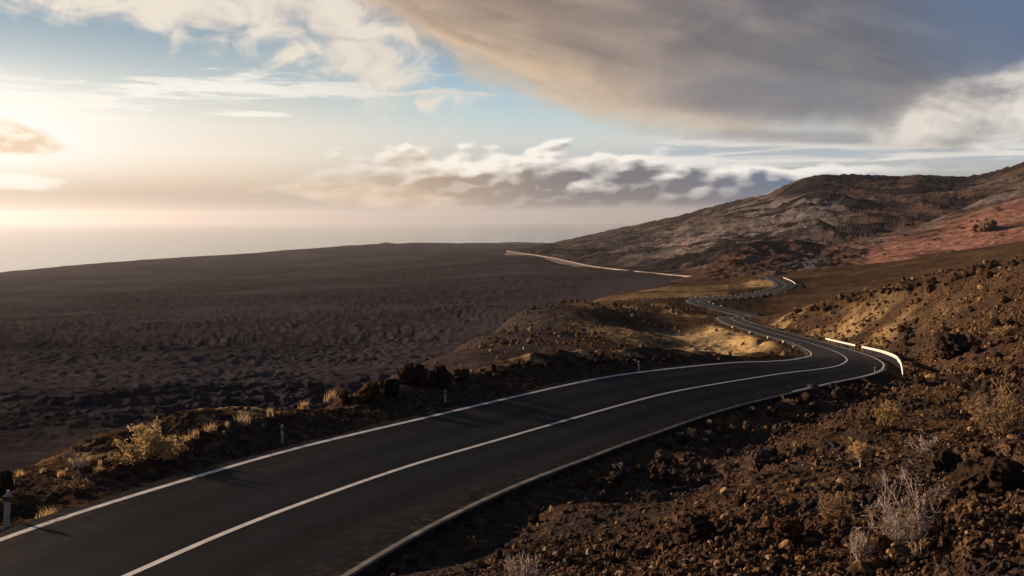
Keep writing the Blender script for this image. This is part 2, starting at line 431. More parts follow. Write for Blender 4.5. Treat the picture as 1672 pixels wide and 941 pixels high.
M_rockr = mat_simple('rusty_lava_rock', [(.25, (.03, .017, .011)), (.5, (.085, .045, .022)), (.68, (.16, .085, .038)), (.85, (.28, .16, .075))], 3.2, .95, 0.0, 1.0, .05, True, 8, .7)
M_crag = mat_simple('brown_crag', [(.25, (.07, .045, .03)), (.5, (.17, .105, .065)), (.68, (.26, .17, .11)), (.85, (.36, .26, .18))], 3.2, .95, 0.0, 1.0, .3, True, 8, .7)
M_litter = mat_simple('pale_pumice_and_straw', [(.3, (.15, .092, .045)), (.5, (.31, .2, .103)), (.7, (.5, .345, .2))], 13, .95, 0.0, .4, .01, True, 6, .7)
M_gravel = mat_simple('scoria_gravel', [(.25, (.02, .015, .012)), (.42, (.058, .036, .022)), (.56, (.15, .09, .047)), (.7, (.46, .31, .17))], 11, .95, 0.0, .6, .02, False, 8, .75)
M_twig = mat_simple('grey_twigs', [(.3, (.26, .2, .17)), (.6, (.48, .4, .34)), (.8, (.6, .52, .45))], 9, .85, .15, 0)
M_twigb = mat_simple('brown_twigs', [(.3, (.10, .06, .035)), (.6, (.22, .14, .08)), (.8, (.3, .2, .11))], 9, .85, .15, 0)
M_gold = mat_simple('golden_dry_leaves', [(.3, (.48, .34, .145)), (.6, (.75, .56, .25)), (.8, (.86, .68, .36))], 5, .8, .15, 0)
M_olive = mat_simple('dry_olive_leaves', [(.3, (.29, .2, .11)), (.6, (.5, .36, .195)), (.8, (.66, .5, .29))], 5, .8, .15, 0)
M_straw = mat_simple('straw_blades', [(.3, (.4, .29, .17)), (.6, (.64, .48, .295)), (.8, (.78, .62, .41))], 6, .8, .15, 0)

def backlit(m, amt):
    nt = NT(m.node_tree); b = m.node_tree.nodes['Principled BSDF']; out = m.node_tree.nodes['Material Output']
    c = b.inputs['Base Color'].links[0].from_socket
    tr = nt.node('ShaderNodeBsdfTranslucent'); nt.links.new(c, tr.inputs['Color'])
    mx = nt.node('ShaderNodeMixShader'); mx.inputs[0].default_value = amt
    nt.links.new(b.outputs[0], mx.inputs[1]); nt.links.new(tr.outputs[0], mx.inputs[2]); nt.links.new(mx.outputs[0], out.inputs['Surface'])
for m_ in (M_gold, M_olive, M_straw): backlit(m_, .45)

# ------------------------------------------------------------------ GROUND SHEET
def ground_sheet():
    ui = np.linspace(-.60, .60, 1150)
    uo = np.geomspace(.605, 3.2, 60)
    U = np.concatenate([-uo[::-1], ui, uo])
    rows = [3.2]
    while rows[-1] < 9800:
        d = rows[-1]
        px = 1486 * max(6.2 / d, .012) * .612             # render pixels per e-fold of depth on falling ground
        if 60 < d < 230: px = max(px, 150)
        step = min(max(.75 / px, .0011), .02)
        if d < 8: step = .02
        rows.append(d * (1 + step))
    D = np.array(rows); nu, nd = len(U), len(D)
    uu, dd = np.meshgrid(U, D); X = (uu * dd).ravel(); Y = dd.ravel()
    z, isg, off, t, s, idx, patch = ground_z(X, Y, full=2)
    px = U0 + F * X / Y; py = V0 - F * z / Y
    i = np.arange(nd - 1)[:, None] * nu + np.arange(nu - 1)[None]
    i = i.ravel(); Q = np.stack([i, i + 1, i + nu + 1, i + nu], 1)
    o = mesh_obj('ground', np.stack([X, Y, z], 1), Q, M_ground, smooth=True, kind='structure')
    # colour zones: dry yellow pumice, ground vs lava plain, brown cinder slopes
    w = fbm(X, Y, 22, 5, .6, 131) 
    gold = np.zeros_like(X)
    def zone(cx, cy, d0, d1, soft, amt, lo=-.1, hi=.25):
        return amt
    inb = sstep(145, 165, Y) * (1 - sstep(222, 238, Y)) * sstep(2.0, 5, off) * (t > 0) * (1 - sstep(26, 40, off)) * sstep(1050, 1140, px + 30 * w)
    gold = np.maximum(gold, inb * sstep(-.55, -.2, w + .3 - off * .010))
    inb2 = sstep(384, 392, Y) * (1 - sstep(436, 446, Y)) * (t > 0) * (off > .8) * (1 - sstep(8, 16, off))
    gold = np.maximum(gold, inb2 * .8 * sstep(-.4, .2, w + .1))
    spur = sstep(150, 200, Y) * (1 - sstep(300, 330, Y)) * sstep(900, 1000, px) * (1 - sstep(1120, 1200, px))
    gold = np.maximum(gold, spur * .5 * sstep(-.25, .45, fbm(X, Y * .3, 16, 5, .6, 161)))
    rimg = sstep(120, 150, Y) * (1 - sstep(225, 240, Y)) * (t < 0) * (1 - sstep(6, 22, off)) * sstep(1, 3, off)
    gold = np.maximum(gold, rimg * .6 * sstep(-.3, .3, w))
    berm = (t > 0) * (s < 75) * sstep(2.5, 4, off) * (1 - sstep(9, 14, off)) * (Y < 120)
    gold = np.maximum(gold, berm * .75 * sstep(.05, .4, fbm(X, Y, 4, 4, .6, 141)))
    brown = np.maximum(sstep(210, 250, Y), sstep(70, 120, Y) * (px < 1130) * (t > 0))
    mids = sstep(300, 380, Y) * (px > 1190) * isg
    gold = np.maximum(gold, mids * (.0 + .07 * sstep(0, .5, fbm(X * .3, Y, 30, 4, .6, 151))))
    crest = sstep(300, 360, Y) * (px > 930) * (px <= 1190) * isg * (off > 1)
    gold = np.maximum(gold, crest * (.02 + .34 * sstep(.08, .5, fbm(X * .16, Y * .8, 22, 4, .6, 155))))
    vattr(o, 'flow', np.stack([patch, patch, patch, np.ones_like(X)], 1))
    tone = isg * (1 - .75 * (t > 0) * sstep(9, 16, off) * (1 - sstep(240, 300, Y)) * (1 - sstep(880, 1010, px + 40 * w)))
    vattr(o, 'zones', np.stack([gold, tone, brown, np.ones_like(X)], 1))
    return o
ground = ground_sheet()

# ------------------------------------------------------------------ ROAD
def strip(t0, t1, z0, i0=0, i1=None, step=1, wob=0.0, seed=0):
    I = np.arange(i0, i1 if i1 is not None else len(CL), step); V = []
    for i in I:
        V.append(road_pt(i, t0, z0)); V.append(road_pt(i, t1, z0))
    V = np.array(V); n = len(I); k = np.arange(n - 1) * 2
    return V, np.stack([k, k + 2, k + 3, k + 1], 1)
# carriageway: crown surface with sloping shoulders
I = np.arange(0, len(CL)); prof = [(-WR - 1.0, -.9), (-WR - .30, 0), (-1.5, 0), (0, .0), (1.8, 0), (WL + .42, 0), (WL + 1.2, -.7)]
V = np.array([[road_pt(i, t * (1.0 if abs(t) < 3 else 1.0) + (.06 * math.sin(i * .23) + .04 * math.sin(i * .71) if abs(t) > 3.3 else 0), z) for t, z in prof] for i in I]).reshape(-1, 3)
nP = len(prof); k = (np.arange(len(I) - 1)[:, None] * nP + np.arange(nP - 1)[None]).ravel()
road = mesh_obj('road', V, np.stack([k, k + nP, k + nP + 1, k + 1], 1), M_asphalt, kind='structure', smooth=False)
vattr(road, 'lane', np.array([[(t + 6) / 12, 1.0 if abs(t) > 3.3 else 0.0, 0, 1] for _ in I for t, z in prof]))
far_i = int(np.argmax(CL[:, 1] > 250))
def marking(parts):
    Vs, Fs, n = [], [], 0
    for V, Q in parts: Vs.append(V); Fs.append(Q + n); n += len(V)
    return np.vstack(Vs), np.vstack(Fs)
V, Q = marking([strip(-.075, .075, .004), strip(WL - .09, WL + .09, .004), strip(-WR - .075, -WR + .075, .004, s_of(14, 54.5), far_i + 30)])
mesh_obj('road_markings', V, Q, M_paint, kind='structure')

# kerb along the near right edge
i_k1 = s_of(28.5, 72) + 4
def sweep(i0, i1, prof, step=1, zj=None):
    I = np.arange(i0, i1, step); n = len(prof); V = []
    for i in I:
        for t, z in prof:
            V.append(road_pt(i, t, z + (zj(i, t) if zj else 0)))
    V = np.array(V); m = len(I)
    k = (np.arange(m - 1)[:, None] * n + np.arange(n)[None]); k2 = (np.arange(m - 1)[:, None] * n + ((np.arange(n) + 1) % n)[None])
    Q = np.stack([k.ravel(), k2.ravel(), k2.ravel() + n, k.ravel() + n], 1)
    F_ = [list(q) for q in Q] + [list(range(n))[::-1], list((m - 1) * n + np.arange(n))]
    return V, F_
e = WR + .22
V, Fc = sweep(0, i_k1, [(-e, -.6), (-e, .07), (-e - .02, .09), (-e - .13, .085), (-e - .15, .05), (-e - .18, -.6)],
              zj=lambda i, t: .008 * math.sin(i * .21) * math.sin(i * .053))
kb = mesh_obj('kerb', V, Fc, [M_kerb, M_kerbside], kind='structure')
for q_, f_ in enumerate(kb.data.polygons):
    if q_ % 6 in (4, 5) and q_ < len(Fc) - 2: f_.material_index = 1

# ------------------------------------------------------------------ GUARDRAILS
def guardrail(i0, i1, off, label, top=.78, drop_end=True):
    c = (i0 + i1) // 2; base = road_pt(c, -WR - off, 0)
    g = empty('guardrail', tuple(base), label, 'guardrail')
    I = np.arange(i0, i1 + 1, 1)
    pts = np.array([road_pt(i, -WR - off) for i in I])
    pts[:, 2] += top
    if drop_end:                                            # near end bends down into the ground
        n = 14; a = np.linspace(0, 1, n)[::-1]
        pts[:n, 2] -= 1.0 * a ** 2
        for j in range(n):
            pts[j, :2] += -CN[I[j]] * (.5 * a[j])
    prof = [(0, 0), (.045, -.05), (.045, -.1), (0, -.155), (.045, -.21), (.045, -.27), (0, -.32), (-.02, -.32), (.02, -.26), (.02, -.22), (-.02, -.155), (.02, -.1), (.02, -.05), (-.02, 0)]
    V = []
    for j, i in enumerate(I):
        for a, z in prof: V.append(pts[j] + np.array([CN[i, 0] * a, CN[i, 1] * a, z]) - base)
    n = len(prof); m = len(I)
    Fc = []
    for j in range(m - 1):
        for q in range(n):
            q2 = (q + 1) % n; Fc.append([j * n + q, j * n + q2, (j + 1) * n + q2, (j + 1) * n + q])
    Fc += [list(range(n)), list(range((m - 1) * n, m * n))[::-1]]
    mesh_obj('beam', V, Fc, M_rail, g)
    for j in range(2 if not drop_end else 12, m - 1, 6):
        i = I[j]; p = pts[j] - base; tx, ty = CT[i]; nx, ny = CN[i]
        zt = -.02; zb = -top - .55; w, dp = .055, .05; V = []
        for z in (zb, zt):
            for a, b2 in ((-w, -.12 - dp), (w, -.12 - dp), (w, -.03), (-w, -.03)):
                V.append(p + np.array([tx * a + nx * b2, ty * a + ny * b2, z]))
        mesh_obj('post', V, [[0, 1, 2, 3][::-1], [4, 5, 6, 7], [0, 1, 5, 4], [1, 2, 6, 5], [2, 3, 7, 6], [3, 0, 4, 7]], M_steel, g)
    return g
iA = s_of(30.5, 71); iB = s_of(50.5, 140); iC = s_of(51.5, 146); iD = s_of(55.5, 176)
guardrail(iA, iB, 1.15, 'long white guardrail curving round the outside of the near bend')
guardrail(iC, iD, .95, 'short white guardrail beyond the gap after the near bend', drop_end=False)
iE = s_of(world(1290, 472, 384)[0], 384); iF = s_of(world(1278, 455, 428)[0], 432)
guardrail(iE, iF, .9, 'far white guardrail at the right side of the last bend', drop_end=False)

# ------------------------------------------------------------------ KERB STONES on the far bends
def stone(seed):
    r = np.random.default_rng(seed)
    w, d, h = r.uniform(.34, .6), r.uniform(.2, .3), r.uniform(.26, .42); b = .06
    V = []
    for z, i in ((-.4, 0), (h - b, 0), (h, b)):
        for sx, sy in ((-1, -1), (1, -1), (1, 1), (-1, 1)):
            V.append((sx * (w - i) + r.normal(0, .03), sy * (d - i) + r.normal(0, .03), z + r.normal(0, .02)))
    Fc = [[8, 9, 10, 11]]
    for k in (0, 4):
        for q in range(4): Fc.append([k + q, k + (q + 1) % 4, k + 4 + (q + 1) % 4, k + 4 + q])
    return V, Fc
stone_me = []
def put_stone(p, rot, label, group):
    k = random.randrange(5)
    if len(stone_me) < 5:
        V, Fc = stone(len(stone_me)); o = mesh_obj('kerb_stone', V, Fc, M_block); stone_me.append(o.data)
    else:
        o = bpy.data.objects.new('kerb_stone', stone_me[k]); COL.objects.link(o)
    o.location = p; o.rotation_euler = (0, 0, rot); o['label'] = label; o['category'] = 'kerb stone'; o['group'] = group
iL0 = s_of(*world(1148, 486, 334)[:2]); iL1 = s_of(*world(1286, 472, 384)[:2])
for i in range(iL0, iL1, 8):
    p = road_pt(i, WL + 1.1, -.12); put_stone(p, math.atan2(CT[i, 1], CT[i, 0]), 'pale kerb stone in the row along the far side of the upper straight', 'kerb stones along the far side of the upper straight')
for i in range(s_of(*world(1171, 498, 312)[:2]), iL1 - 6, 11):
    p = road_pt(i, -WR - .8, -.14); put_stone(p, math.atan2(CT[i, 1], CT[i, 0]), 'pale kerb stone along the inner edge of the upper bend', 'kerb stones along the inner edge of the upper bend')
for j, f in enumerate(np.linspace(0, 1, 17)):
    p = on_ground(1146 - 128 * f, 485.5 + 7 * f ** 1.5, 200, 480); put_stone(p, random.uniform(-.3, .3), 'pale stone in the row running out left from the upper bend', 'marker stones left of the upper bend')
for i in range(s_of(*world(1165, 522, 240)[:2]), s_of(*world(1300, 566, 150)[:2]), -1 * 10 if 0 else 10): pass
iM0 = s_of(*world(1307, 568, 140)[:2]); iM1 = s_of(*world(1175, 528, 238)[:2])
for i in range(iM0 + 30, iM1, 34):
    p = road_pt(i, WL + .9, -.16); put_stone(p, math.atan2(CT[i, 1], CT[i, 0]), 'pale kerb stone along the top of the golden cut bank', 'kerb stones above the golden cut bank')

# ------------------------------------------------------------------ DELINEATOR POSTS
def delineator(px, py, h, label, w=.06, lean=0.0):
    p = on_ground(px, py, 10, 260); p[2] -= .02
    r = empty('delineator_post', tuple(p), label, 'marker post'); r.rotation_euler = (0, lean, random.uniform(-.4, .4))
    n = 8; V, Fc = [], []
    for z, k in ((-.25, 1), (h * .9, .92), (h, .5)):
        for a in range(n):
            V.append((w * k * math.cos(a * 2 * math.pi / n), w * .6 * k * math.sin(a * 2 * math.pi / n), z))
    for L in (0, n):
        for a in range(n): Fc.append([L + a, L + (a + 1) % n, L + n + (a + 1) % n, L + n + a])
    Fc.append(list(range(2 * n, 3 * n)))
    mesh_obj('shaft', V, Fc, M_post, r)
    V2 = [(sx * w * 1.12, sy * w * .75, h * z) for z in (.74, .86) for sx, sy in ((-1, -1), (1, -1), (1, 1), (-1, 1))]
    mesh_obj('reflector', V2, [[0, 1, 2, 3][::-1], [4, 5, 6, 7], [0, 1, 5, 4], [1, 2, 6, 5], [2, 3, 7, 6], [3, 0, 4, 7]], M_refl, r)
    V3 = [(math.cos(a * math.pi / 3) * w * k * random.uniform(.8, 1.3), math.sin(a * math.pi / 3) * w * k * random.uniform(.8, 1.3), z) for z, k in ((-.15, 3.4), (.03, 3.0), (.08, 1.6)) for a in range(6)]
    Fc = [[L * 6 + a, L * 6 + (a + 1) % 6, L * 6 + 6 + (a + 1) % 6, L * 6 + 6 + a] for L in (0, 1) for a in range(6)] + [list(range(12, 18))]
    mesh_obj('footing', V3, Fc, M_rockg, r)
delineator(10, 866, .78, 'pale stubby marker post at the left edge of the photo beside the road', .07, .06)
delineator(461, 727, .62, 'thin pale marker post on the verge right of the big golden bush', .038)
delineator(727, 662, .62, 'thin reddish marker post on the verge below the dark boulders', .05)
delineator(1043, 607, .65, 'small marker post on the verge where the road starts to bend', .06)
delineator(1306, 570, .9, 'white marker post at the inner corner of the near bend', .09)
delineator(1429, 612, .6, 'small white marker post on the outer edge of the near bend', .07)

# ------------------------------------------------------------------ FAR ROAD WITH ITS WHITE WALL
FR = [(828, 411.2, 2500), (834, 412.8, 2400), (845, 414.8, 2300), (870, 418.3, 2100), (905, 424, 1850), (940, 430.5, 1600), (970, 435.3, 1430), (1010, 440, 1270), (1060, 445.2, 1110), (1110, 449.8, 980), (1150, 453, 890), (1177, 455.3, 840)]
FRp = resample(catmull([world(*p) for p in FR], 12), 9)
FRp[:, 2] += 3.5 * sstep(1300, 2000, FRp[:, 1])
ft = np.gradient(FRp[:, :2], axis=0); ft /= np.linalg.norm(ft, axis=1)[:, None]; fn_ = np.stack([-ft[:, 1], ft[:, 0]], 1)
if (fn_[:, 1] > 0).mean() > .5: fn_ = -fn_           # outer side: towards the camera and the plain
def far_sweep(prof):
    n = len(prof); V = []
    for j, p in enumerate(FRp):
        for a, z in prof: V.append((p[0] + fn_[j, 0] * a, p[1] + fn_[j, 1] * a, p[2] + z))
    m = len(FRp); Fc = []
    for j in range(m - 1):
        for q in range(n): Fc.append([j * n + q, j * n + (q + 1) % n, (j + 1) * n + (q + 1) % n, (j + 1) * n + q])
    Fc += [list(range(n)), list(range((m - 1) * n, m * n))[::-1]]
    return V, Fc
V, Fc = far_sweep([(9, -14), (.6, -1.3), (-6.4, -1.3), (-16, -14)])
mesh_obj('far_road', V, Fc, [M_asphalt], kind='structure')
V, Fc = far_sweep([(.25, -2), (.25, .30), (-.2, .30), (-.2, -2)])
mesh_obj('roadside_wall', V, Fc, M_whitewall, label='long low white wall along the distant road at the foot of the mountain', category='wall')

# ------------------------------------------------------------------ MOUNTAIN, RED HILL, HEADLAND
def ruled(name, foot, ridge, ncol, nrow, mat, disp, x0, x1, expo=1.0, back=.35, zones=None):
    foot = np.array(foot, float); ridge = np.array(ridge, float)
    xs = np.linspace(x0, x1, ncol); ts = np.concatenate([np.linspace(-.15, 1, nrow), 1 + np.linspace(.02, 1, 30) * back])
    X_, T = np.meshgrid(xs, ts)
    def it(tab, k, x): return np.interp(x, tab[:, 0], tab[:, k])
    def smooth(tab, k):
        v = it(tab, k, xs); 
        ker = np.hanning(11); ker /= ker.sum(); vp = np.pad(v, 5, mode='edge'); return np.convolve(vp, ker, 'valid')
    fy, fd, ry, rd = (smooth(foot, 1), smooth(foot, 2), smooth(ridge, 1), smooth(ridge, 2))
    Tc = np.clip(T, 0, 1)
    py = fy + (ry - fy) * np.sign(T) * np.abs(Tc) ** expo - np.minimum(T, 0) * 0 + np.where(T < 0, -T * 120, 0)
    d = fd * (rd / fd) ** T
    u = (X_ - U0) / F
    z = (V0 - py) / F * d
    over = np.clip(T - 1, 0, None) / back
    z = z - over ** 1.3 * (np.abs((V0 - ry) / F * rd) * .55 + 60)
    X = u * d; Y = d
    z = z + disp(X, Y, z, X_, py, Tc)
    n1, n0 = X.shape[1], X.shape[0]
    k = (np.arange(n0 - 1)[:, None] * n1 + np.arange(n1 - 1)[None]).ravel()
    o = mesh_obj(name, np.stack([X.ravel(), Y.ravel(), z.ravel()], 1), np.stack([k, k + 1, k + n1 + 1, k + n1], 1), mat, smooth=True, kind='structure')
    if zones: vattr(o, 'zones', np.stack([a.ravel() for a in zones(X, Y, z, X_, V0 - F * z / Y, Tc)] + [np.ones(X.size)], 1))
    return o

def mat_mountain():
    m, nt, b = new_mat('mountain_rock'); P = gpos(nt); pale, red, brown = attr(nt, 'zones')
    n = nt.noise(P, .02, 9, .65); n2 = nt.noise(P, .12, 8, .7)
    # streaks run down the fall line
    sp = nt.node('ShaderNodeSeparateXYZ'); nt.put(sp.inputs[0], P); x_, y_, z_ = [S(nt, sp.outputs[i]) for i in range(3)]
    ca, sa = math.cos(2.25), math.sin(2.25)
    st = nt.noise(nt.comb((x_ * ca + y_ * sa) * .0065, (y_ * ca - x_ * sa) * .05, z_ * .05), 1.0, 9, .7)
    c = nt.ramp(n, [(.3, (.016, .0138, .0152)), (.5, (.030, .0258, .0275)), (.7, (.054, .045, .0455))])
    c = nt.mix(nt.ss(.48, .62, st) * .35, c, (.085, .071, .067))
    bw = nt.ramp(n2 * .5 + st * .5, [(.34, (.07, .043, .032)), (.5, (.19, .115, .08)), (.7, (.34, .22, .155))])
    c = nt.mix(brown, c, bw)
    pl = nt.ramp(n2, [(.3, (.10, .09, .088)), (.5, (.22, .2, .192)), (.75, (.4, .37, .35))])
    c = nt.mix((pale * nt.ss(.42, .52, st)).clamp(), c, pl)
    rd = nt.ramp(n2, [(.3, (.24, .115, .09)), (.5, (.40, .205, .16)), (.72, (.54, .34, .26))])
    rd = nt.mix(nt.ss(.52, .62, st) * .6, rd, (.42, .28, .19))
    c = nt.mix((red * nt.ss(.28, .44, nt.noise(P, .035, 6, .6))).clamp(), c, rd)
    c = nt.mix(nt.ss(.47, .36, st) * .8, c, (.014, .012, .0125))
    nt.put(b.inputs['Base Color'], c); b.inputs['Roughness'].default_value = .95; b.inputs['Specular IOR Level'].default_value = 0
    bump(nt, b, n2 + st * 2.2 + nt.noise(P, .6, 5, .7) * .3, 1.0, 5.0)
    return m
M_mtn = mat_mountain()

def gully(X, Y, z, cell, seed, ang, wl, amp):
    ca, sa = math.cos(ang), math.sin(ang)
    a = X * ca + Y * sa; c = -X * sa + Y * ca               # a: down the slope, c: across it
    c = c + 22 * gnoise(a / 260, c / 190, seed + 5) + 5 * gnoise(a / 70, c / 50, seed + 6)
    return fbm(a * .13, c, wl, 6, .58, seed, cell, ridge=True) * amp

def mt_disp(X, Y, z, px, py, T):
    cell = Y / 900.0
    k = sstep(0, .15, T) 
    return k * (gully(X, Y, z, cell, 201, 2.25, 64, 17) * (1 - sstep(.72, .97, T) * .75) + fbm(X, Y, 150, 5, .5, 211, cell) * 4 * (1 - sstep(.9, 1, T)) + fbm(X, Y, 22, 4, .6, 221, cell) * 2.2)
def mt_zones(X, Y, z, px, py, T):
    n = fbm(X, Y, 180, 5, .55, 231); w = fbm(X * .4, Y, 60, 4, .6, 233)
    band = np.exp(-((px - (1265 - (py - 350) * 1.15)) / 105) ** 2) * 1.25 * sstep(312, 335, py) * (1 - sstep(395, 430, py))
    band2 = np.exp(-((px - 1120) / 130) ** 2) * sstep(365, 385, py) * (1 - sstep(430, 450, py)) * .55
    band3 = np.exp(-((py - (318 - (px - 1440) * .10)) / 7) ** 2) * sstep(1400, 1460, px) * .5
    pale = np.clip((band + band2 + band3) * (.6 + .9 * n + .7 * w), 0, 1)
    brown = np.clip(sstep(0, .5, n + .25 * sstep(1300, 1450, px)) * .4, 0, 1)
    red = np.clip(sstep(.2, .6, w) * sstep(1050, 1100, px) * (1 - sstep(1200, 1250, px)) * .18, 0, 1)
    return pale, red, brown
MF = [(820, 420, 3300), (860, 416, 2700), (905, 423, 1900), (980, 434, 1420), (1060, 443, 1130), (1176, 454, 860), (1250, 458, 800), (1400, 452, 780), (1672, 425, 760), (2200, 385, 720)]
MR = [(820, 402, 4300), (850, 401.5, 4200), (900, 398, 4000), (930, 391.5, 3800), (1000, 376, 3400), (1060, 363, 3100), (1100, 355, 2900), (1150, 342, 2700), (1200, 329, 2500), (1240, 322, 2350), (1256, 317, 2320), (1290, 299, 2260), (1312, 289.5, 2230),
      (1345, 284.5, 2200), (1400, 287, 2200), (1440, 288.5, 2200), (1470, 290, 2190), (1500, 286.5, 2150), (1540, 289.5, 2120), (1580, 290, 2100), (1620, 283, 2000), (1650, 273.5, 1940), (1672, 265, 1900), (1720, 250, 1850), (1850, 225, 1800), (2200, 190, 1700)]
ruled('mountain', MF, MR, 900, 420, M_mtn, mt_disp, 825, 2150, 1.08, zones=mt_zones)

def rh_disp(X, Y, z, px, py, T):
    cell = Y / 900.0; k = sstep(0, .12, T)
    craggy = (1 - sstep(1390, 1460, px))
    k = k * sstep(1095, 1190, px)
    return k * (gully(X, Y, z, cell, 301, 2.25, 26, 1.2) + craggy * fbm(X, Y, 70, 5, .6, 311, cell, ridge=True) * 2.8 * (1 - .5 * sstep(.8, 1, T))
                + fbm(X, Y, 16, 4, .6, 321, cell) * .9 + (1 - craggy) * fbm(X * .5, Y, 34, 4, .6, 331, cell) * .7)
def rh_zones(X, Y, z, px, py, T):
    w = fbm(X, Y, 60, 5, .6, 341)
    top = np.interp(px, [1380, 1420, 1500, 1560, 1620, 1672, 2200], [425, 405, 382, 362, 340, 330, 280])
    red = sstep(1385, 1430, px) * sstep(top - 8, top + 10, py + 10 * w)
    pale = np.clip(np.exp(-((px - 1320) / 28) ** 2) * .8 * sstep(405, 425, py) + sstep(1380, 1430, px) * sstep(top + 4, top - 18, py) * (.7 + w) + sstep(1400, 1500, px) * sstep(.2, .5, w) * .8, 0, 1)
    brown = np.clip(.75 + .4 * w, 0, 1)
    return pale, red, brown
HF = [(1090, 462, 700), (1130, 461, 690), (1250, 462, 670), (1400, 452, 660), (1500, 437, 650), (1672, 412, 640), (2200, 350, 600)]
HR = [(1090, 460, 720), (1130, 451, 740), (1165, 427, 780), (1200, 409, 820), (1235, 396, 860), (1262, 392, 880), (1280, 396, 880), (1300, 393, 890), (1340, 398, 900), (1380, 397, 900), (1420, 388, 910), (1450, 380, 920), (1500, 368, 930), (1540, 354, 940), (1580, 338, 950), (1620, 319, 960), (1672, 303, 970), (1850, 270, 980), (2200, 240, 980)]
ruled('red_hill', HF, HR, 800, 260, M_mtn, rh_disp, 1095, 2100, 1.0, zones=rh_zones)

M_head = mat_simple('far_headland', [(.3, (.04, .035, .035)), (.7, (.08, .07, .065))], .004, .95, .1, 0, obj=False)
HLF = [(780, 401, 11500), (1100, 401, 11500)]
HLR = [(780, 400, 12500), (830, 397.5, 12500), (870, 394.5, 12500), (895, 390.5, 12500), (915, 388, 12600), (935, 385.5, 12600), (965, 384, 12700), (1010, 383, 12700), (1100, 386, 12700)]
ruled('far_hills', HLF, HLR, 160, 30, M_head, lambda X, Y, z, a, b, T: fbm(X, Y, 700, 4, .5, 401) * 8, 780, 1090)

# ------------------------------------------------------------------ SEA
def mat_sea():
    m, nt, b = new_mat('sea_water'); P = gpos(nt)
    nt.put(b.inputs['Base Color'], (.02, .035, .045, 1)); b.inputs['Roughness'].default_value = .14; b.inputs['IOR'].default_value = 1.33
    b.inputs['Specular IOR Level'].default_value = .5
    bump(nt, b, nt.noise(P, .02, 6, .6), .3, 4)
    return m
n = 96; R = [200, 1000, 3000, 6000, 12000, 24000, 45000]; V = []; 
for r in R:
    for a in range(n): V.append((r * math.sin(a * 2 * math.pi / n), r * math.cos(a * 2 * math.pi / n), SEA_Z))
Q = [[L * n + a, L * n + (a + 1) % n, (L + 1) * n + (a + 1) % n, (L + 1) * n + a][::-1] for L in range(len(R) - 1) for a in range(n)]
mesh_obj('sea', V, np.array(Q), mat_sea(), kind='structure')

# ------------------------------------------------------------------ ROCKS
def ico(sub):
    t = (1 + 5 ** .5) / 2
    V = [(-1, t, 0), (1, t, 0), (-1, -t, 0), (1, -t, 0), (0, -1, t), (0, 1, t), (0, -1, -t), (0, 1, -t), (t, 0, -1), (t, 0, 1), (-t, 0, -1), (-t, 0, 1)]
    Fc = [(0, 11, 5), (0, 5, 1), (0, 1, 7), (0, 7, 10), (0, 10, 11), (1, 5, 9), (5, 11, 4), (11, 10, 2), (10, 7, 6), (7, 1, 8), (3, 9, 4), (3, 4, 2), (3, 2, 6), (3, 6, 8), (3, 8, 9), (4, 9, 5), (2, 4, 11), (6, 2, 10), (8, 6, 7), (9, 8, 1)]
    V = [np.array(v) / np.linalg.norm(v) for v in V]
    for _ in range(sub):
        mid = {}; N = []
        def m(a, b):
            k = (min(a, b), max(a, b))
            if k not in mid:
                p = V[a] + V[b]; V.append(p / np.linalg.norm(p)); mid[k] = len(V) - 1
            return mid[k]
        for a, b, c in Fc:
            x, y, z = m(a, b), m(b, c), m(c, a); N += [(a, x, z), (b, y, x), (c, z, y), (x, y, z)]
        Fc = N
    return np.array(V), np.array(Fc)
def rock_shape(sub, seed, rough=.28, facets=9):
    """a sphere cut by random planes, then pitted: angular lava stone of about unit radius"""
    r = np.random.default_rng(seed); V, Fc = ico(sub); V = V.copy(); D = V.copy()
    rad = np.ones(len(V))
    for _ in range(facets):
        n = r.normal(size=3); n /= np.linalg.norm(n); h = r.uniform(.55, .95)
        c = D @ n; rad = np.where(c > 1e-3, np.minimum(rad, h / np.maximum(c, 1e-3)), rad)
    o = r.uniform(0, 50, 3)
    n3 = lambda f: (gnoise(D[:, 0] * f + o[0], D[:, 1] * f + D[:, 2] * 1.7 * f + o[1], seed) + gnoise(D[:, 2] * f + o[2], D[:, 0] * f - D[:, 1] * f, seed + 3))
    rad = rad * (1 + rough * (n3(1.6) * .5 + n3(3.7) * .3 + n3(8) * .16))
    return D * rad[:, None] * r.uniform(.8, 1.2, 3), Fc
BIG = [rock_shape(4, 900 + i, .42, 8) for i in range(7)]
MED = [rock_shape(3, 940 + i, .36, 9) for i in range(7)]
rock_cache = {}
def rock(px, py, w, h, mat, label, group=None, cat='rock', lo=9, hi=520, sink=.22, size='med', name='lava_rock', p=None):
    if p is None: p = on_ground(px, py, lo, hi)
    k = random.randrange(7); key = (size, k, mat.name)
    if key not in rock_cache:
        V, Fc = (BIG if size == 'big' else MED)[k]
        o = mesh_obj(name, V, Fc, mat, smooth=(size == 'big')); rock_cache[key] = o.data
    else:
        o = bpy.data.objects.new(name, rock_cache[key]); COL.objects.link(o)
    mpp = p[1] / F; rx = w * mpp / 2; rz = h * mpp / 2
    o.location = (p[0], p[1], p[2] + rz * (1 - 2 * sink)); o.scale = (rx, rx * random.uniform(.75, 1.1), rz * 1.15)
    o.rotation_euler = (random.uniform(-.2, .2), random.uniform(-.2, .2), random.uniform(0, 6.28))
    o['label'] = label; o['category'] = cat
    if group: o['group'] = group
    return o
R_ = random.uniform
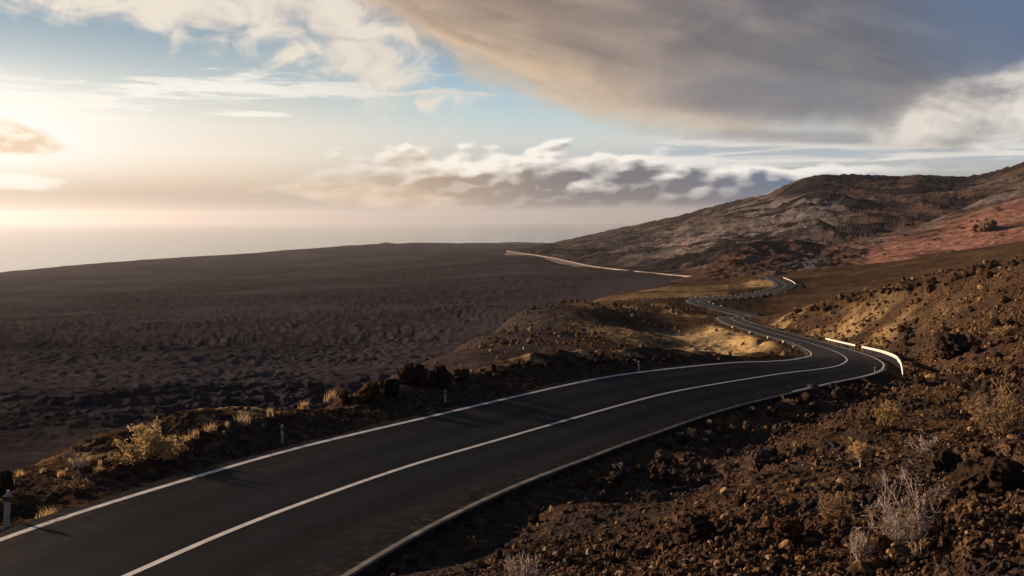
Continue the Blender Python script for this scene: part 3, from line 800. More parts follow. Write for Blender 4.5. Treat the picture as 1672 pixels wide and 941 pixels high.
for a in [(676, 630, 40, 34, M_rock, 'tallest dark boulder on the crest of the roadside bank'), (713, 627, 36, 29, M_rock, 'dark pointed boulder on the bank just right of the tallest one'),
          (640, 642, 36, 30, M_rock, 'squat brown boulder on the bank left of the tallest one'), (602, 653, 46, 38, M_rockr, 'dark leaning boulder on the bank behind a low mound'),
          (560, 656, 26, 30, M_rockr, 'narrow dark rock right beside the small pale tuft on the bank'), (752, 618, 34, 17, M_rockr, 'low wide rock at the right end of the boulder row on the bank'),
          (4, 806, 34, 50, M_rock, 'tall dark block at the left edge of the photo on the bank'),
          (1552, 578, 58, 44, M_rock, 'big dark boulder alone on the upper slope right of the bend'), (1246, 759, 36, 30, M_rockg, 'round grey boulder alone below the rubble by the kerb'),
          (1292, 882, 50, 42, M_rockr, 'rusty rounded boulder on the near slope left of the bushes'), (1134, 884, 56, 40, M_rock, 'dark grey boulder sunk in the near slope at the lower middle'),
          (1442, 905, 34, 28, M_rockr, 'small brown boulder right beside the pale dry cushion plant'), (1330, 640, 26, 12, M_rockg, 'flat pale rock close to the outside edge of the bend')]:
    rock(*a, size='big')
for j, (x, y, w, h) in enumerate([(1590, 800, 90, 60), (1630, 790, 70, 50), (1545, 770, 60, 40)]):
    rock(x, y, w, h, M_rock, ['broad dark lava outcrop right of the large twiggy bush', 'dark lava lump at the right end of the outcrop', 'low dark lava lump at the left end of the outcrop'][j], 'lava outcrop on the near slope', size='big', sink=.4)
# rubble thrown up along the kerb
xs = np.array([980, 1040, 1100, 1160, 1230, 1300, 1360, 1420]); ys = np.array([768, 744, 715, 690, 668, 652, 636, 618])
for k in range(78):
    x = R_(985, 1415); t = abs(random.gauss(0, 1)); y = np.interp(x, xs, ys) + 8 + t * (26 if x < 1260 else 9)
    w = R_(8, 20) * (1.6 if random.random() < .3 and x < 1300 else 1)
    rock(x, y, w, w * R_(.6, .95), random.choice([M_rock, M_rockg, M_rockg, M_rockr]), 'lava rock in the rubble heaped along the outside of the kerb', 'rubble along the kerb', sink=.08)
for k in range(44):                                           # stones along the left bank, further on
    f = random.random(); x = 770 + 330 * f; y = np.interp(x, [770, 850, 950, 1050, 1100], [612, 600, 590, 586, 584]) + R_(-5, 7)
    rock(x, y, R_(6, 15), R_(5, 10), random.choice([M_rock, M_rockr, M_rockg]), 'small stone on the bank between the boulder row and the bend', 'stones on the far end of the bank')
for k in range(36):                                           # dark stones standing on the skyline of the near hillside
    x = R_(1290, 1700); y = np.interp(x, [1250, 1350, 1450, 1550, 1672, 1720], [519, 499, 474, 450, 422.5, 410]) + R_(2, 9)
    rock(x, y, R_(6, 15), R_(5, 10), M_rock, 'dark stone on the crest line of the near hillside', 'stones along the hillside crest', lo=110, hi=260)
for k in range(60):
    x = R_(640, 1672); y = R_(640, 935)
    lim = np.interp(x, [600, 700, 850, 1000, 1150, 1300, 1450, 1672], [960, 900, 815, 765, 712, 672, 640, 560]); 
    if y < lim: y = lim + R_(0, 941 - lim) * .9
    w = R_(8, 20)
    rock(x, y, w, w * R_(.6, .9), random.choice([M_rock, M_rockr, M_rockg]), 'loose lava stone scattered over the near slope', 'loose stones on the near slope')
for k in range(50):
    x = R_(1470, 1690); y = R_(450, 640)
    if y < np.interp(x, [1450, 1550, 1672], [490, 462, 436]): continue
    w = R_(7, 17)
    rock(x, y, w, w * R_(.6, .9), random.choice([M_rock, M_rock, M_rockr, M_rockg]), 'lava stone on the upper slope above the bend', 'stones on the upper slope', hi=240)

# gravel and clinker: far too many to count
def scatter(name, n, usel, dsel, keep, smin, smed, seed, mat, sub):
    r = np.random.default_rng(seed)
    px = r.uniform(*usel, n); d = np.exp(r.uniform(math.log(dsel[0]), math.log(dsel[1]), n)); u = (px - U0) / F
    X = u * d; Y = d
    z, isg, off, t, s, idx = ground_z(X, Y, full=True)
    m = keep(X, Y, z, off, t, s, isg) & (r.uniform(size=n) < .12 + .88 * sstep(-.25, .35, .6 * gnoise(X / 2.3, Y / 2.3, seed) + .9 * gnoise(X / 7.5, Y / 7.5, 4242)))
    X, Y, z = X[m], Y[m], z[m]; n = len(X)
    size = np.maximum(smin, smed * np.exp(r.normal(0, .55, n))) * np.maximum(1, Y / 24) ** .75
    size = np.minimum(size, np.maximum(.16, Y * .006))
    shapes = [rock_shape(sub, seed * 10 + i, .4, 7) for i in range(12)]
    Vs, Fs, tot = [], [], 0
    k = r.integers(0, 12, n)
    for i in range(12):
        sel = np.where(k == i)[0]; V, Fc = shapes[i]
        if len(sel) == 0: continue
        a = r.uniform(0, 6.283, len(sel)); b = r.uniform(0, 6.283, len(sel))
        ca, sa, cb, sb = np.cos(a), np.sin(a), np.cos(b), np.sin(b)
        Z0 = np.zeros_like(a); O1 = Z0 + 1
        Rz = np.stack([np.stack([ca, -sa, Z0], 1), np.stack([sa, ca, Z0], 1), np.stack([Z0, Z0, O1], 1)], 1)
        Rx = np.stack([np.stack([O1, Z0, Z0], 1), np.stack([Z0, cb, -sb], 1), np.stack([Z0, sb, cb], 1)], 1)
        sc = size[sel, None] * r.uniform(.6, 1.25, (len(sel), 3))
        P = np.einsum('nij,njk,vk->nvi', Rz, Rx, V) * np.stack([size[sel]] * 3, 1)[:, None] * r.uniform(.75, 1.2, (len(sel), 1, 3))
        P += np.stack([X[sel], Y[sel], z[sel] + size[sel] * .25], 1)[:, None]
        Vs.append(P.reshape(-1, 3)); Fs.append((Fc[None] + (np.arange(len(sel)) * len(V))[:, None, None]).reshape(-1, 3) + tot); tot += len(sel) * len(V)
    return mesh_obj(name, np.vstack(Vs), np.vstack(Fs), mat, kind='stuff')
scatter('gravel', 62000, (560, 2150), (9.5, 40), lambda X, Y, z, off, t, s, g: (t < 0) & (off > .75), .009, .018, 501, M_gravel, 1)
scatter('gravel', 58000, (1000, 2050), (40, 235), lambda X, Y, z, off, t, s, g: (t < 0) & (off > 1.6), .022, .036, 502, M_gravel, 0)
scatter('gravel', 20000, (-340, 1120), (12, 110), lambda X, Y, z, off, t, s, g: (t > 0) & (off > .8) & (off < 11) & (g > .5), .014, .026, 503, M_gravel, 0)
scatter('gravel', 6000, (640, 1340), (110, 300), lambda X, Y, z, off, t, s, g: (t > 0) & (off > 1.5) & (g > .5) & ((Y < 138) | (Y > 232) | (off > 34)), .03, .045, 504, M_gravel, 0)

# ------------------------------------------------------------------ DRY PLANTS
def tube(path, r0, r1, V, Fc, n=3):
    path = np.asarray(path); b = len(V); m = len(path)
    for i, p in enumerate(path):
        t = path[min(i + 1, m - 1)] - path[max(i - 1, 0)]; t = t / (np.linalg.norm(t) + 1e-9)
        a = np.cross(t, (0.31, .82, .4)); a /= np.linalg.norm(a) + 1e-9; c = np.cross(t, a); r = r0 + (r1 - r0) * i / (m - 1)
        for k in range(n):
            an = 2 * math.pi * k / n; V.append(p + a * math.cos(an) * r + c * math.sin(an) * r)
    for i in range(m - 1):
        for k in range(n): Fc.append([b + i * n + k, b + i * n + (k + 1) % n, b + (i + 1) * n + (k + 1) % n, b + (i + 1) * n + k])
def leaf(p, s, V, Fc, rnd, up=.5):
    a = np.array([rnd.gauss(0, 1), rnd.gauss(0, 1), rnd.gauss(up, 1)]); a /= np.linalg.norm(a); c = np.cross(a, (rnd.random(), rnd.random(), .3)); c /= np.linalg.norm(c) + 1e-9
    b = len(V); V += [p - a * s * .2, p + c * s * .38 + a * s * .4, p + a * s * 1.1, p - c * s * .38 + a * s * .4]; Fc.append([b, b + 1, b + 2, b + 3])
def grow(w, h, stems, kids, levels, rmin, rnd, leaves=0, leaf_s=.03, ball=.0, base_h=0.0, curl=.16):
    V, Fc, LV, LF = [], [], [], []
    def branch(p, tgt, r, lev):
        n = 6; d = tgt - p; L = np.linalg.norm(d); path = []
        w1 = np.array([rnd.gauss(0, 1), rnd.gauss(0, 1), rnd.gauss(0, .6)]) * L * curl
        w2 = np.array([rnd.gauss(0, 1), rnd.gauss(0, 1), rnd.gauss(0, .6)]) * L * curl * .5
        for i in range(n):
            t = i / (n - 1); q = p + d * t + w1 * math.sin(math.pi * t) + w2 * math.sin(2 * math.pi * t)
            q[2] += L * .12 * math.sin(math.pi * t) * (1 if lev else -.5); path.append(q)
        tube(path, max(r, rmin), max(r * .45, rmin * .75), V, Fc)
        if lev < levels:
            for _ in range(kids):
                i = rnd.randint(2, n - 1); q = path[i]
                dirn = d / (L + 1e-9) + np.array([rnd.gauss(0, .55), rnd.gauss(0, .55), rnd.gauss(.15, .4)]); dirn /= np.linalg.norm(dirn)
                branch(q, q + dirn * L * rnd.uniform(.25, .5), r * .55, lev + 1)
        if leaves and lev >= levels - 1:
            for _ in range(leaves):
                t = rnd.uniform(.45, 1.0); q = path[min(n - 1, int(t * (n - 1)))] + np.array([rnd.gauss(0, 1), rnd.gauss(0, 1), rnd.gauss(0, 1)]) * leaf_s * .7
                leaf(q, leaf_s * rnd.uniform(.6, 1.4), LV, LF, rnd)
    b0 = np.array([0, 0, -.05 * h])
    if base_h: tube([b0, np.array([.03 * w, 0, base_h * .5]), np.array([0, .02 * w, base_h])], rmin * 4, rmin * 3, V, Fc, 5); b0 = np.array([0, 0, base_h])
    for _ in range(stems):
        az = rnd.uniform(0, 6.283); el = math.acos(rnd.uniform(ball, 1)); k = rnd.uniform(.72, 1.05)
        tgt = np.array([math.cos(az) * math.sin(el) * w / 2 * k, math.sin(az) * math.sin(el) * w / 2 * k, base_h + (h - base_h) * (math.cos(el) * k * .9 + .1)])
        branch(b0 + np.array([rnd.gauss(0, .04) * w, rnd.gauss(0, .04) * w, 0]), tgt, rmin * 2.2, 0)
    return V, Fc, LV, LF
def shrub(px, py, w, h, label, twig, foliage=None, stems=14, kids=3, levels=2, leaves=3, ls=.045, cat='bush', name='dry_shrub', lo=9, hi=260, ball=.05, base=0.0, seed=0, group=None, curl=.16):
    p = on_ground(px, py, lo, hi); mpp = p[1] / F; W_, H_ = w * mpp, h * mpp; rmin = max(.004, mpp * .55)
    rnd = random.Random(seed * 77 + int(px) * 3 + int(py))
    V, Fc, LV, LF = grow(W_, H_, stems, kids, levels, rmin, rnd, leaves * 2 if foliage else 0, max(ls * .6 * W_, mpp * 1.5), ball, base * H_, curl)
    r = empty(name, (p[0], p[1], p[2] - .01), label, cat, group); r.rotation_euler = (0, 0, 0)
    mesh_obj('branches', V, Fc, twig, r)
    if foliage: mesh_obj('foliage', LV, LF, foliage, r)
    return r
def tuft(px, py, w, h, label, mat=None, n=70, hi=260, group=None):
    p = on_ground(px, py, 9, hi); mpp = p[1] / F; W_, H_ = w * mpp, h * mpp; rnd = random.Random(int(px) * 31 + int(py)); V, Fc = [], []
    for _ in range(n):
        az = rnd.uniform(0, 6.283); b = np.array([rnd.gauss(0, .12) * W_, rnd.gauss(0, .12) * W_, -.02]); L = rnd.uniform(.55, 1.1)
        out = np.array([math.cos(az), math.sin(az), 0]) * W_ * .5 * rnd.uniform(.1, 1) * L; wd = np.array([-math.sin(az), math.cos(az), 0]) * max(.004, mpp * .55)
        i0 = len(V); q = []
        for t in (0, .35, .7, 1):
            c = b + out * t ** 1.6 + np.array([0, 0, H_ * L * (t - .18 * t * t)]); k = (1 - t) * .9 + .12; V += [c - wd * k, c + wd * k]
        for t in range(3): Fc.append([i0 + 2 * t, i0 + 2 * t + 1, i0 + 2 * t + 3, i0 + 2 * t + 2])
    o = mesh_obj('dry_grass_tuft', V, Fc, mat or M_straw, loc=tuple(p)); o['label'] = label; o['category'] = 'grass tuft'
    if group: o['group'] = group
    return o
shrub(232, 751, 84, 46, 'big rounded golden bush on the bank at the left', M_twig, M_gold, 26, 4, 2, 4, .05, seed=1)
shrub(268, 745, 62, 26, 'low golden bush spreading right of the big golden one', M_twig, M_gold, 14, 4, 2, 4, .06, seed=2)
shrub(208, 757, 52, 16, 'low golden sprigs at the foot of the big golden bush', M_twigb, M_gold, 10, 3, 2, 3, .06, seed=3)
shrub(126, 803, 38, 36, 'small upright golden bush below the bank crest', M_twigb, M_gold, 16, 3, 1, 3, .06, seed=4)
tuft(76, 848, 54, 26, 'flat brownish tuft near the road edge at lower left', M_gold)
tuft(395, 694, 40, 26, 'broad pale grass tuft on the bank right of two smaller ones', n=90)
tuft(343, 707, 34, 22, 'pale grass tuft on the bank, middle one of three')
tuft(318, 715, 24, 18, 'small pale tuft on the bank, nearest right of the golden bush')
tuft(440, 680, 16, 18, 'thin single grass tuft on the bank above the thin post')
tuft(496, 668, 24, 15, 'small low straw tuft halfway to the boulders', M_gold)
tuft(543, 657, 26, 24, 'pale bushy tuft just left of the first dark boulder')
shrub(122, 765, 46, 24, 'pale bare twigs on the bank left of the golden bush', M_twig, None, 12, 3, 2, seed=5)
tuft(100, 778, 22, 14, 'little gold tuft on the bank crest at far left', M_gold)
tuft(160, 772, 26, 14, 'low gold tuft between bare twigs and big golden bush', M_gold)
tuft(765, 612, 18, 10, 'tiny golden tuft at the right foot of the boulder row', M_gold)
tuft(690, 630, 16, 10, 'tiny golden tuft between the two tallest boulders', M_gold)
shrub(1478, 886, 116, 98, 'large bare twiggy grey bush on the near slope', M_twig, None, 34, 4, 2, seed=6, curl=.2)
shrub(1405, 764, 30, 42, 'small golden fan-shaped bush on a short stalk', M_twig, M_gold, 18, 4, 2, 4, .09, base=.3, ball=.45, seed=7)
shrub(1452, 701, 34, 38, 'upright olive-gold bush high on the near slope', M_twigb, M_gold, 20, 4, 2, 3, .08, ball=.3, seed=8)
shrub(1510, 738, 58, 34, 'grey bare bush between two larger golden ones', M_twig, None, 16, 3, 2, seed=9)
shrub(1625, 704, 84, 50, 'wide golden bush at the right edge of the photo', M_twigb, M_olive, 22, 4, 2, 3, .05, seed=10)
shrub(1640, 690, 26, 62, 'tall thin stalks rising out of the wide golden bush', M_straw, None, 7, 2, 1, ball=.8, seed=11)
shrub(1366, 851, 62, 40, 'low olive bush left of the large twiggy grey bush', M_twigb, M_olive, 18, 4, 2, 3, .06, seed=12)
shrub(1404, 919, 44, 50, 'pale dry cushion plant shaped like an onion at the bottom', M_twig, None, 46, 3, 1, ball=.25, seed=13, curl=.06)
shrub(1290, 672, 28, 18, 'golden cushion plant among the rubble by the kerb', M_twigb, M_olive, 20, 3, 1, 4, .09, seed=14)
tuft(1127, 713, 24, 16, 'pale tuft at the left end of the rubble by the kerb')
shrub(852, 952, 84, 46, 'wispy tan bush cut off by the bottom of the photo', M_twig, None, 40, 3, 1, ball=.2, seed=15, curl=.1)
shrub(768, 898, 30, 20, 'small dead sprig on the dark slope below the kerb', M_twigb, None, 10, 3, 2, seed=16)
shrub(1642, 549, 34, 15, 'low golden cushion plant high at the right edge', M_twigb, M_gold, 14, 3, 1, 5, .08, seed=17)
shrub(1500, 908, 26, 26, 'small pale sprig at the foot of the large twiggy bush', M_twig, M_olive, 9, 2, 1, 2, .1, seed=18)
tuft(1560, 835, 22, 16, 'small straw tuft below the dark lava outcrop')
shrub(1650, 770, 60, 26, 'low golden scrub above the right end of the outcrop', M_twigb, M_olive, 14, 4, 2, 3, .06, seed=19)

for k in range(26):
    x = R_(-5, 560); y = np.interp(x, [0, 120, 240, 400, 540, 600], [790, 762, 728, 694, 660, 645]) + R_(-7, 12)
    if 180 < x < 300 and y < 760: continue
    tuft(x, y, R_(9, 20), R_(7, 16), 'little dry straw tuft dotted along the crest of the left bank', random.choice([M_straw, M_gold]), 34, group='straw tufts on the left bank')
for k in range(34):
    x = R_(760, 1672); y = R_(640, 935); lim = np.interp(x, [600, 700, 850, 1000, 1150, 1300, 1450, 1672], [960, 900, 815, 765, 712, 672, 640, 560])
    if y < lim + 6: continue
    tuft(x, y, R_(8, 18), R_(6, 13), 'little dry tuft growing between the stones of the near slope', random.choice([M_straw, M_olive]), 26, group='dry tufts on the near slope')
scatter('gravel', 3200, (600, 1720), (10, 60), lambda X, Y, z, off, t, s, g: (t < 0) & (off > 1.2), .012, .022, 506, M_litter, 1)
scatter('gravel', 3000, (1240, 1720), (60, 235), lambda X, Y, z, off, t, s, g: (t < 0) & (off > 1.6), .03, .045, 507, M_litter, 0)
scatter('gravel', 1500, (600, 1320), (60, 300), lambda X, Y, z, off, t, s, g: (t > 0) & (off > 1.6) & (g > .5), .03, .045, 508, M_litter, 0)
scatter('gravel', 5000, (-40, 1440), (12, 75), lambda X, Y, z, off, t, s, g: (off > -.12) & (off < 1.0), .008, .012, 505, M_gravel, 0)

# crag and boulders on the red slope
def on_mesh(px, py):
    from mathutils import Vector
    dg = bpy.context.evaluated_depsgraph_get()
    d = Vector(((px - U0) / F, 1, (V0 - py) / F)).normalized()
    hit, loc, *_ = scene.ray_cast(dg, Vector((0, 0, 0)) + d * 3, d)
    return np.array(loc)
bpy.context.view_layer.update()
p = on_mesh(1612, 377)
rock(0, 0, 30, 26, M_crag, 'brown crag standing out of the red slope', size='big', name='rock_crag', cat='crag', p=p, sink=.3)
rock(0, 0, 17, 18, M_crag, 'smaller brown crag leaning on the left side of the crag', size='big', name='rock_crag', cat='crag', p=on_mesh(1594, 378), sink=.3)
for k in range(14):
    x = R_(1430, 1660); y = R_(348, 415) - (x - 1560) * .18
    rock(0, 0, R_(5, 10), R_(2, 4), M_crag, 'dark boulder lying on the red slope', 'boulders on the red slope', p=on_mesh(x, y))

# ------------------------------------------------------------------ HAZE
HZ = dict(density=2.3e-5, aniso=.5, top=420.0)
m = bpy.data.materials.new('haze_air'); m.use_nodes = True; nt = NT(m.node_tree)
nt.nodes.clear(); out = nt.node('ShaderNodeOutputMaterial'); pv = nt.node('ShaderNodeVolumePrincipled')
pv.inputs['Color'].default_value = (.86, .9, 1.0, 1); pv.inputs['Density'].default_value = HZ['density']; pv.inputs['Anisotropy'].default_value = HZ['aniso']
nt.links.new(pv.outputs[0], out.inputs['Volume'])
h = 46000.0; zb, zt = SEA_Z - 160, HZ['top']
V = [(sx * h, sy * h, z) for z in (zb, zt) for sx, sy in ((-1, -1), (1, -1), (1, 1), (-1, 1))]
mesh_obj('haze', V, [[0, 3, 2, 1], [4, 5, 6, 7], [0, 1, 5, 4], [1, 2, 6, 5], [2, 3, 7, 6], [3, 0, 4, 7]], m, kind='stuff')

# ------------------------------------------------------------------ SUN, SKY
SUN_AZ, SUN_EL = -56.0, 12.0                       # degrees: left of the view axis, above the horizon
sd = bpy.data.lights.new('sun', 'SUN'); sd.energy = 5.0; sd.angle = radians(.5); sd.color = (1.0, .70, .46)
so = bpy.data.objects.new('sun', sd); COL.objects.link(so)
so.rotation_euler = (radians(90 - SUN_EL), 0, radians(180 - SUN_AZ))
from mathutils import Vector
dirv = Vector((math.sin(radians(SUN_AZ)) * math.cos(radians(SUN_EL)), math.cos(radians(SUN_AZ)) * math.cos(radians(SUN_EL)), math.sin(radians(SUN_EL))))
so.rotation_euler = dirv.to_track_quat('Z', 'Y').to_euler()

W = bpy.data.worlds.new('World'); scene.world = W; W.use_nodes = True
nt = NT(W.node_tree); nt.nodes.clear()
def cv(x, y):                                       # photo pixel -> (azimuth, elevation) in pixel-sized units
    az = math.atan((x - U0) / F); el = math.atan((V0 - y) / F * math.cos(az))
    return U0 + F * az, V0 - F * el
tc = nt.node('ShaderNodeTexCoord'); sx = nt.node('ShaderNodeSeparateXYZ'); nt.links.new(tc.outputs['Generated'], sx.inputs[0])
dx, dy, dz = [S(nt, sx.outputs[i]) for i in range(3)]
PX = nt.math('ARCTAN2', dx, dy) * F + U0
PY = V0 - nt.math('ARCSINE', dz) * F
sky = nt.node('ShaderNodeTexSky', sky_type='NISHITA'); sky.sun_disc = False; sky.sun_elevation = radians(SUN_EL); sky.sun_rotation = radians(SUN_AZ); sky.dust_density = 2.0; sky.ozone_density = 1.5
NS = S(nt, sky.outputs[0])

def blob(cx, cy, rx, ry, rot=0.0, ox=None, oy=None):
    """1 at the centre falling to 0 at the rim of an ellipse of sky"""
    cx, cy = cv(cx, cy); x = (ox if ox is not None else PX) - cx; y = (oy if oy is not None else PY) - cy
    c, s = math.cos(radians(rot)), math.sin(radians(rot))
    a = (x * c + y * s) / rx; b = (y * c - x * s) / ry
    return 1.0 - nt.math('SQRT', a * a + b * b)
def fbn(sxx, syy, detail=6, rough=.55, seed=0.0, dist=0.0, ox=0.0, oy=0.0):
    return nt.noise(nt.comb((PX + ox) / sxx, (PY + oy) / syy, seed), 1.0, detail, rough, dist)

# clear sky: Nishita graded towards the hazy evening colours low down
vL = [(.0, srgb(118, 150, 176)), (.16, srgb(133, 162, 180)), (.30, srgb(166, 184, 192)), (.42, srgb(200, 206, 200)), (.53, srgb(230, 222, 208)), (.63, srgb(236, 223, 203)), (.70, srgb(222, 203, 178)), (.78, srgb(178, 163, 146)), (.88, srgb(164, 155, 148)), (1, srgb(186, 178, 170))]
vR = [(.0, srgb(96, 126, 158)), (.18, srgb(118, 152, 178)), (.34, srgb(158, 192, 210)), (.46, srgb(188, 209, 214)), (.56, srgb(208, 213, 210)), (.66, srgb(190, 194, 194)), (.76, srgb(172, 172, 170)), (.88, srgb(160, 160, 160)), (1, srgb(172, 170, 168))]
E0 = PY / 410.0
cl = nt.ramp(E0, vL); cr = nt.ramp(E0, vR)
base = nt.mix(nt.ss(330, 900, PX + (fbn(300, 120, 3, .5, 3.3) - .5) * 160), cl, cr)
hazeband = nt.ss(330, 372, PY + (fbn(420, 40, 4, .5, 1.7) - .5) * 26) * (1.0 - nt.ss(372, 420, PY)) * .5
base = nt.mix(hazeband, base, srgb(158, 152, 146))
# brightness round the sun
gx, gy = cv(-290, 205)
q = ((PX - gx) / 400.0).pow(2.0) if 0 else ((PX - gx) * (PX - gx) / (360.0 * 360) + (PY - gy) * (PY - gy) * (nt.ss(-10, 60, PY - gy) * .00012 + .00015))
glow = nt.math('EXPONENT', q * -1.0) * (1.0 - nt.ss(280, 345, PY) * .97)
base = nt.mix((glow * 1.6).clamp(), base, (1.0, .975, .93))

def over(base, alpha, c): return nt.mix(alpha.clamp(), base, c)

# wisps, upper left
w1 = fbn(170, 90, 6, .5, 5.1, 1.6); w1b = fbn(70, 60, 5, .52, 9.4, 1.4)
shape = blob(470, -10, 330, 130, 17).max(blob(600, 100, 120, 75, 25)).max(blob(120, -8, 190, 52, 4) - .1).max(blob(330, 10, 170, 90, 10))
aW = nt.ss(-.05, 1.05, shape * 1.5 + (w1 - .5) * 2.2 + (w1b - .5) * 1.9)
base = over(base, aW * .92, nt.mix(nt.ss(.3, .6, w1b * .6 + w1 * .4), srgb(204, 194, 186), srgb(240, 228, 210)))

# thin cirrus streaks
c1 = fbn(150, 15, 7, .6, 2.2, .5); c1s = fbn(60, 6, 5, .6, 12.2)
s1 = blob(330, 143, 400, 26, -3).max(blob(560, 148, 240, 18, 1)).max(blob(70, 160, 200, 34, 0)).max(blob(420, 187, 60, 6, 0) + .3).max(blob(150, 188, 160, 12, 2)).max(blob(720, 153, 160, 9, 2) + .1)
aC = nt.ss(.12, .8, s1 * .85 + (c1 - .5) * 3.0 + (c1s - .5) * .9)
base = over(base, aC * .85, nt.mix(nt.ss(350, 800, PX), srgb(252, 248, 238), srgb(222, 214, 204)))

# cumulus bank over the sea: domes of three sizes, lit from the left
def domes(sx_, sy_, seed, ox=0.0, oy=0.0, sm=.35):
    n = nt.node('ShaderNodeTexVoronoi', feature='SMOOTH_F1', voronoi_dimensions='2D'); n.inputs['Scale'].default_value = 1.0; n.inputs['Smoothness'].default_value = sm
    nt.put(n.inputs['Vector'], nt.comb((PX + ox + wpx) / sx_ + seed, (PY + oy + wpy) / sy_ + seed * .7, 0.0))
    return 1.0 - S(nt, n.outputs['Distance'])
wpx = (fbn(60, 34, 5, .6, 21.0) - .5) * 44; wpy = (fbn(60, 34, 5, .6, 24.0) - .5) * 26
def bankn(ox, oy): return domes(118, 48, 31.0, ox, oy) * .60 + domes(46, 23, 33.0, ox, oy) * .30 + fbn(44, 18, 6, .6, 35.0, .3, ox, oy) * .22 - .07
b0 = bankn(0, 0); bl = bankn(-9, -6)
top = nt.fn(PX, [(300, 308), (430, 294), (540, 270), (640, 256), (760, 256), (850, 248), (1000, 252), (1130, 258), (1260, 268), (1380, 276), (1560, 300)], 230, 320)
bh = (PY - top + 3) + (b0 - .50) * 74                     # depth below the cloud tops
bot = nt.fn(PX, [(300, 300), (430, 306), (540, 332), (640, 340), (760, 341), (900, 341), (1050, 340), (1200, 336), (1400, 320), (1560, 310)], 290, 350)
aB = nt.ss(-1, 11, bh) * (1.0 - nt.ss(-10, 4, PY - bot + (fbn(120, 30, 4, .5, 8.8) - .5) * 16))
aB = aB * (nt.ss(330, 520, PX + (b0 - .5) * 160) * .3 + nt.ss(540, 760, PX + (b0 - .5) * 160) * .7) * (1.0 - nt.ss(1340, 1540, PX))
rel = (b0 - bl) * 3.8
soft = fbn(170, 40, 5, .5, 37.0, .3)
lit = (nt.ss(46, 2, bh) * .95 + rel + .06 + nt.ss(.48, .70, soft) * .45 - nt.ss(.0, -26, PY - bot) * 0.0).clamp()
lit = lit * (1.0 - nt.ss(-46, -8, PY - bot) * .6)
dark = nt.mix(nt.ss(560, 1000, PX), srgb(192, 164, 136), srgb(104, 106, 116))
dark = nt.mix(nt.ss(1050, 1350, PX), dark, srgb(82, 110, 142))
lightc = nt.mix(nt.ss(600, 1200, PX), srgb(255, 247, 234), srgb(255, 250, 242))
base = over(base, aB, nt.mix(lit, dark, lightc))
# lower shelf of the bank, left of centre
aB2 = nt.ss(.05, .4, blob(590, 318, 200, 26, 4) + (fbn(90, 22, 7, .6, 44.0, .4) - .5) * 1.5)
base = over(base, aB2 * .55, nt.mix(nt.ss(.4, .62, fbn(70, 26, 6, .6, 46.0)), srgb(206, 178, 148), srgb(246, 230, 206)))

# bright streaky layer right, under the big cloud
st_ = fbn(230, 17, 7, .58, 51.0, .5)
aS = nt.ss(.05, .6, (1.0 - nt.math('ABSOLUTE', (PY - 252 + (PX - 1300) * -.01) / 34.0)) * .8 * nt.ss(980, 1150, PX) + (st_ - .5) * 1.6)
aS = aS * nt.ss(950, 1120, PX) * nt.ss(205, 235, PY) * (1.0 - nt.ss(275, 300, PY))
base = over(base, aS * .85, nt.mix(nt.ss(.4, .6, st_), srgb(172, 184, 196), srgb(242, 238, 230)))

# the great grey cloud
gw = (fbn(210, 110, 7, .55, 61.0, .5) - .5) * 130 + (fbn(55, 32, 5, .6, 64.0) - .5) * 26
edge = nt.fn(PX, [(480, -70), (580, 10), (660, 62), (760, 112), (860, 158), (960, 190), (1060, 214), (1200, 232), (1350, 240), (1500, 236), (1620, 228), (1800, 220)], -80, 250)
gd_ = edge - PY + gw
aG = nt.ss(-26, 46, gd_) * nt.ss(430, 600, PX + gw * .4)
big = fbn(420, 130, 6, .5, 71.0, .8); big2 = fbn(130, 60, 6, .55, 73.0, .4)
inner = nt.ss(8, 130, gd_ + (big - .5) * 110)
gcol = nt.mix(inner, nt.mix(nt.ss(900, 1300, PX), srgb(216, 188, 158), srgb(196, 184, 174)), nt.mix(nt.ss(800, 1300, PX), srgb(146, 126, 112), srgb(108, 106, 112)))
gcol = nt.mix(nt.ss(.42, .68, big) * .5, gcol, nt.mix(nt.ss(900, 1500, PX), srgb(178, 158, 142), srgb(134, 130, 132)))
gcol = nt.mix(nt.ss(.46, .68, big2) * .4, gcol, nt.mix(nt.ss(900, 1500, PX), srgb(186, 162, 142), srgb(140, 138, 142)))
stk = nt.noise(nt.comb((PX * .94 + PY * .34) / 420.0, (PY * .94 - PX * .34) / 62.0, 77.0), 1.0, 6, .55, .5)
gcol = nt.mix(nt.ss(.5, .34, stk) * .5, gcol, nt.mix(nt.ss(800, 1300, PX), srgb(122, 106, 98), srgb(88, 88, 98)))
gcol = nt.mix(nt.ss(.54, .72, stk) * .35, gcol, nt.mix(nt.ss(800, 1300, PX), srgb(206, 178, 150), srgb(150, 146, 150)))
gcol = nt.mix(nt.ss(1270, 1540, PX - PY * .9 + (big - .5) * 240) * .92, gcol, srgb(92, 112, 142))
gcol = nt.mix(nt.ss(60, 6, gd_ + (big2 - .5) * 60) * .75, gcol, nt.mix(nt.ss(820, 1250, PX), srgb(226, 192, 154), srgb(206, 196, 186)))
gcol = nt.mix((blob(1290, 170, 260, 62, 8) * 1.6 + (big2 - .5) * .9).clamp() * .6, gcol, srgb(104, 106, 120))
base = over(base, aG * .97, gcol)

base = over(base, nt.ss(.0, .8, blob(1130, 198, 250, 24, 7) + (big2 - .5) * 1.4) * .6, srgb(206, 190, 172))
base = over(base, nt.ss(.0, .8, blob(1340, 224, 300, 17, 3) + (big2 - .5) * 1.0) * .7, srgb(148, 146, 152))
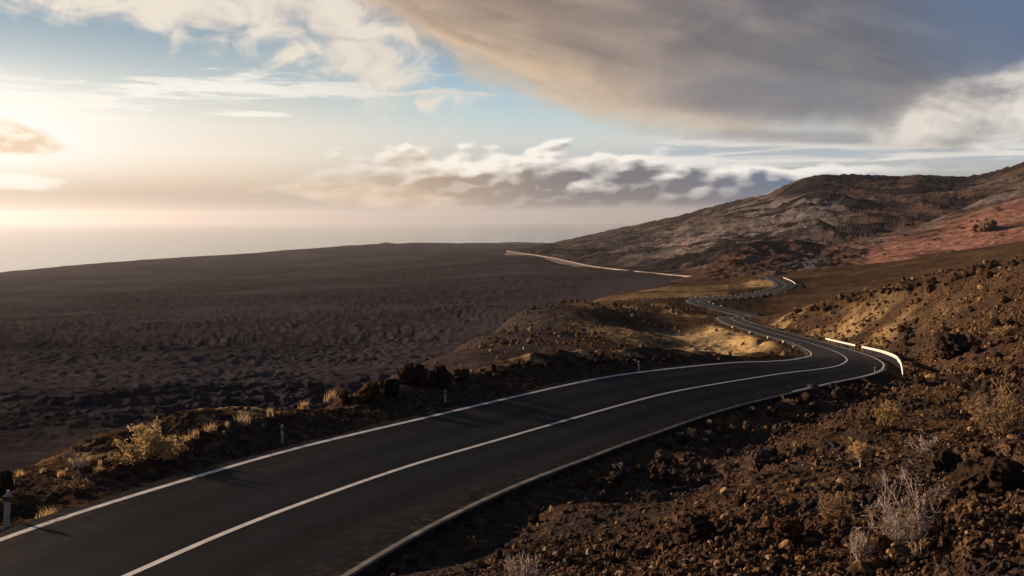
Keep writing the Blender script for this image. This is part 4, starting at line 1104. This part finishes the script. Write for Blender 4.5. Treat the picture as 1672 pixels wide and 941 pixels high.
# white puffs at the right edge
p0 = fbn(105, 66, 5, .5, 81.0, .3); p1 = fbn(105, 66, 5, .5, 81.0, .3, -24, -18)
aP = nt.ss(.05, .8, (blob(1600, 190, 160, 66, -8).max(blob(1690, 140, 120, 50, -20)).max(blob(1500, 205, 120, 40, -10) - .1)) * 1.25 + (p0 - .5) * 2.0)
plit = ((p0 - p1) * 4.0 + .62 + (205 - PY) / 260.0).clamp()
base = over(base, aP * .82, nt.mix(plit, srgb(150, 146, 146), srgb(240, 232, 220)))

# dark wedge at the far left and its bright twin below
aF = nt.ss(.12, .5, blob(-10, 218, 120, 34, 14) + (fbn(60, 26, 6, .6, 91.0, .4) - .5) * .55)
base = over(base, aF * .9, nt.mix(nt.ss(.42, .6, fbn(60, 20, 5, .6, 93.0)), srgb(222, 192, 158), srgb(250, 236, 214)))
aF2 = nt.ss(.1, .5, blob(30, 297, 80, 17, 3) + (fbn(40, 18, 6, .6, 95.0) - .5) * .8)
base = over(base, aF2 * .6, (1.0, .98, .94))

# below eye level the sky ends in dim haze
# unseen sky overhead and behind the viewer, darkening added to cut ambient light
overhead = nt.ss(-40, -620, PY + (big - .5) * 300).max(nt.ss(.45, -.15, dy))
base = nt.mix(overhead * .93, base, srgb(62, 72, 98))
vm = nt.node('ShaderNodeVectorMath', operation='SCALE'); nt.put(vm.inputs[0], base); vm.inputs['Scale'].default_value = 10.0 / 1.464
mixn = nt.mix(.03, S(nt, vm.outputs[0]), NS)
bg = nt.node('ShaderNodeBackground'); bg.inputs['Strength'].default_value = .1
nt.links.new(mixn.o, bg.inputs['Color'])
wo = nt.node('ShaderNodeOutputWorld'); nt.links.new(bg.outputs[0], wo.inputs['Surface'])

# ------------------------------------------------------------------ CAMERA AND RENDER SETTINGS
cd = bpy.data.cameras.new('camera'); cd.sensor_width = 36; cd.lens = F * 36 / 1672; cd.shift_y = -(470.5 - V0) / 1672
cd.clip_start = .1; cd.clip_end = 90000
co = bpy.data.objects.new('camera', cd); COL.objects.link(co); co.rotation_euler = (radians(90), 0, 0); scene.camera = co
scene.view_settings.view_transform = 'Standard'; scene.view_settings.look = 'None'; scene.view_settings.gamma = 1; scene.view_settings.exposure = .55
scene.view_settings.use_curve_mapping = False
cy = scene.cycles; cy.use_denoising = True; cy.volume_bounces = 0; cy.max_bounces = 4; cy.diffuse_bounces = 2; cy.glossy_bounces = 2
cy.volume_step_rate = 1.0; cy.use_adaptive_sampling = False
try: cy.denoiser = 'OPENIMAGEDENOISE'
except Exception: pass
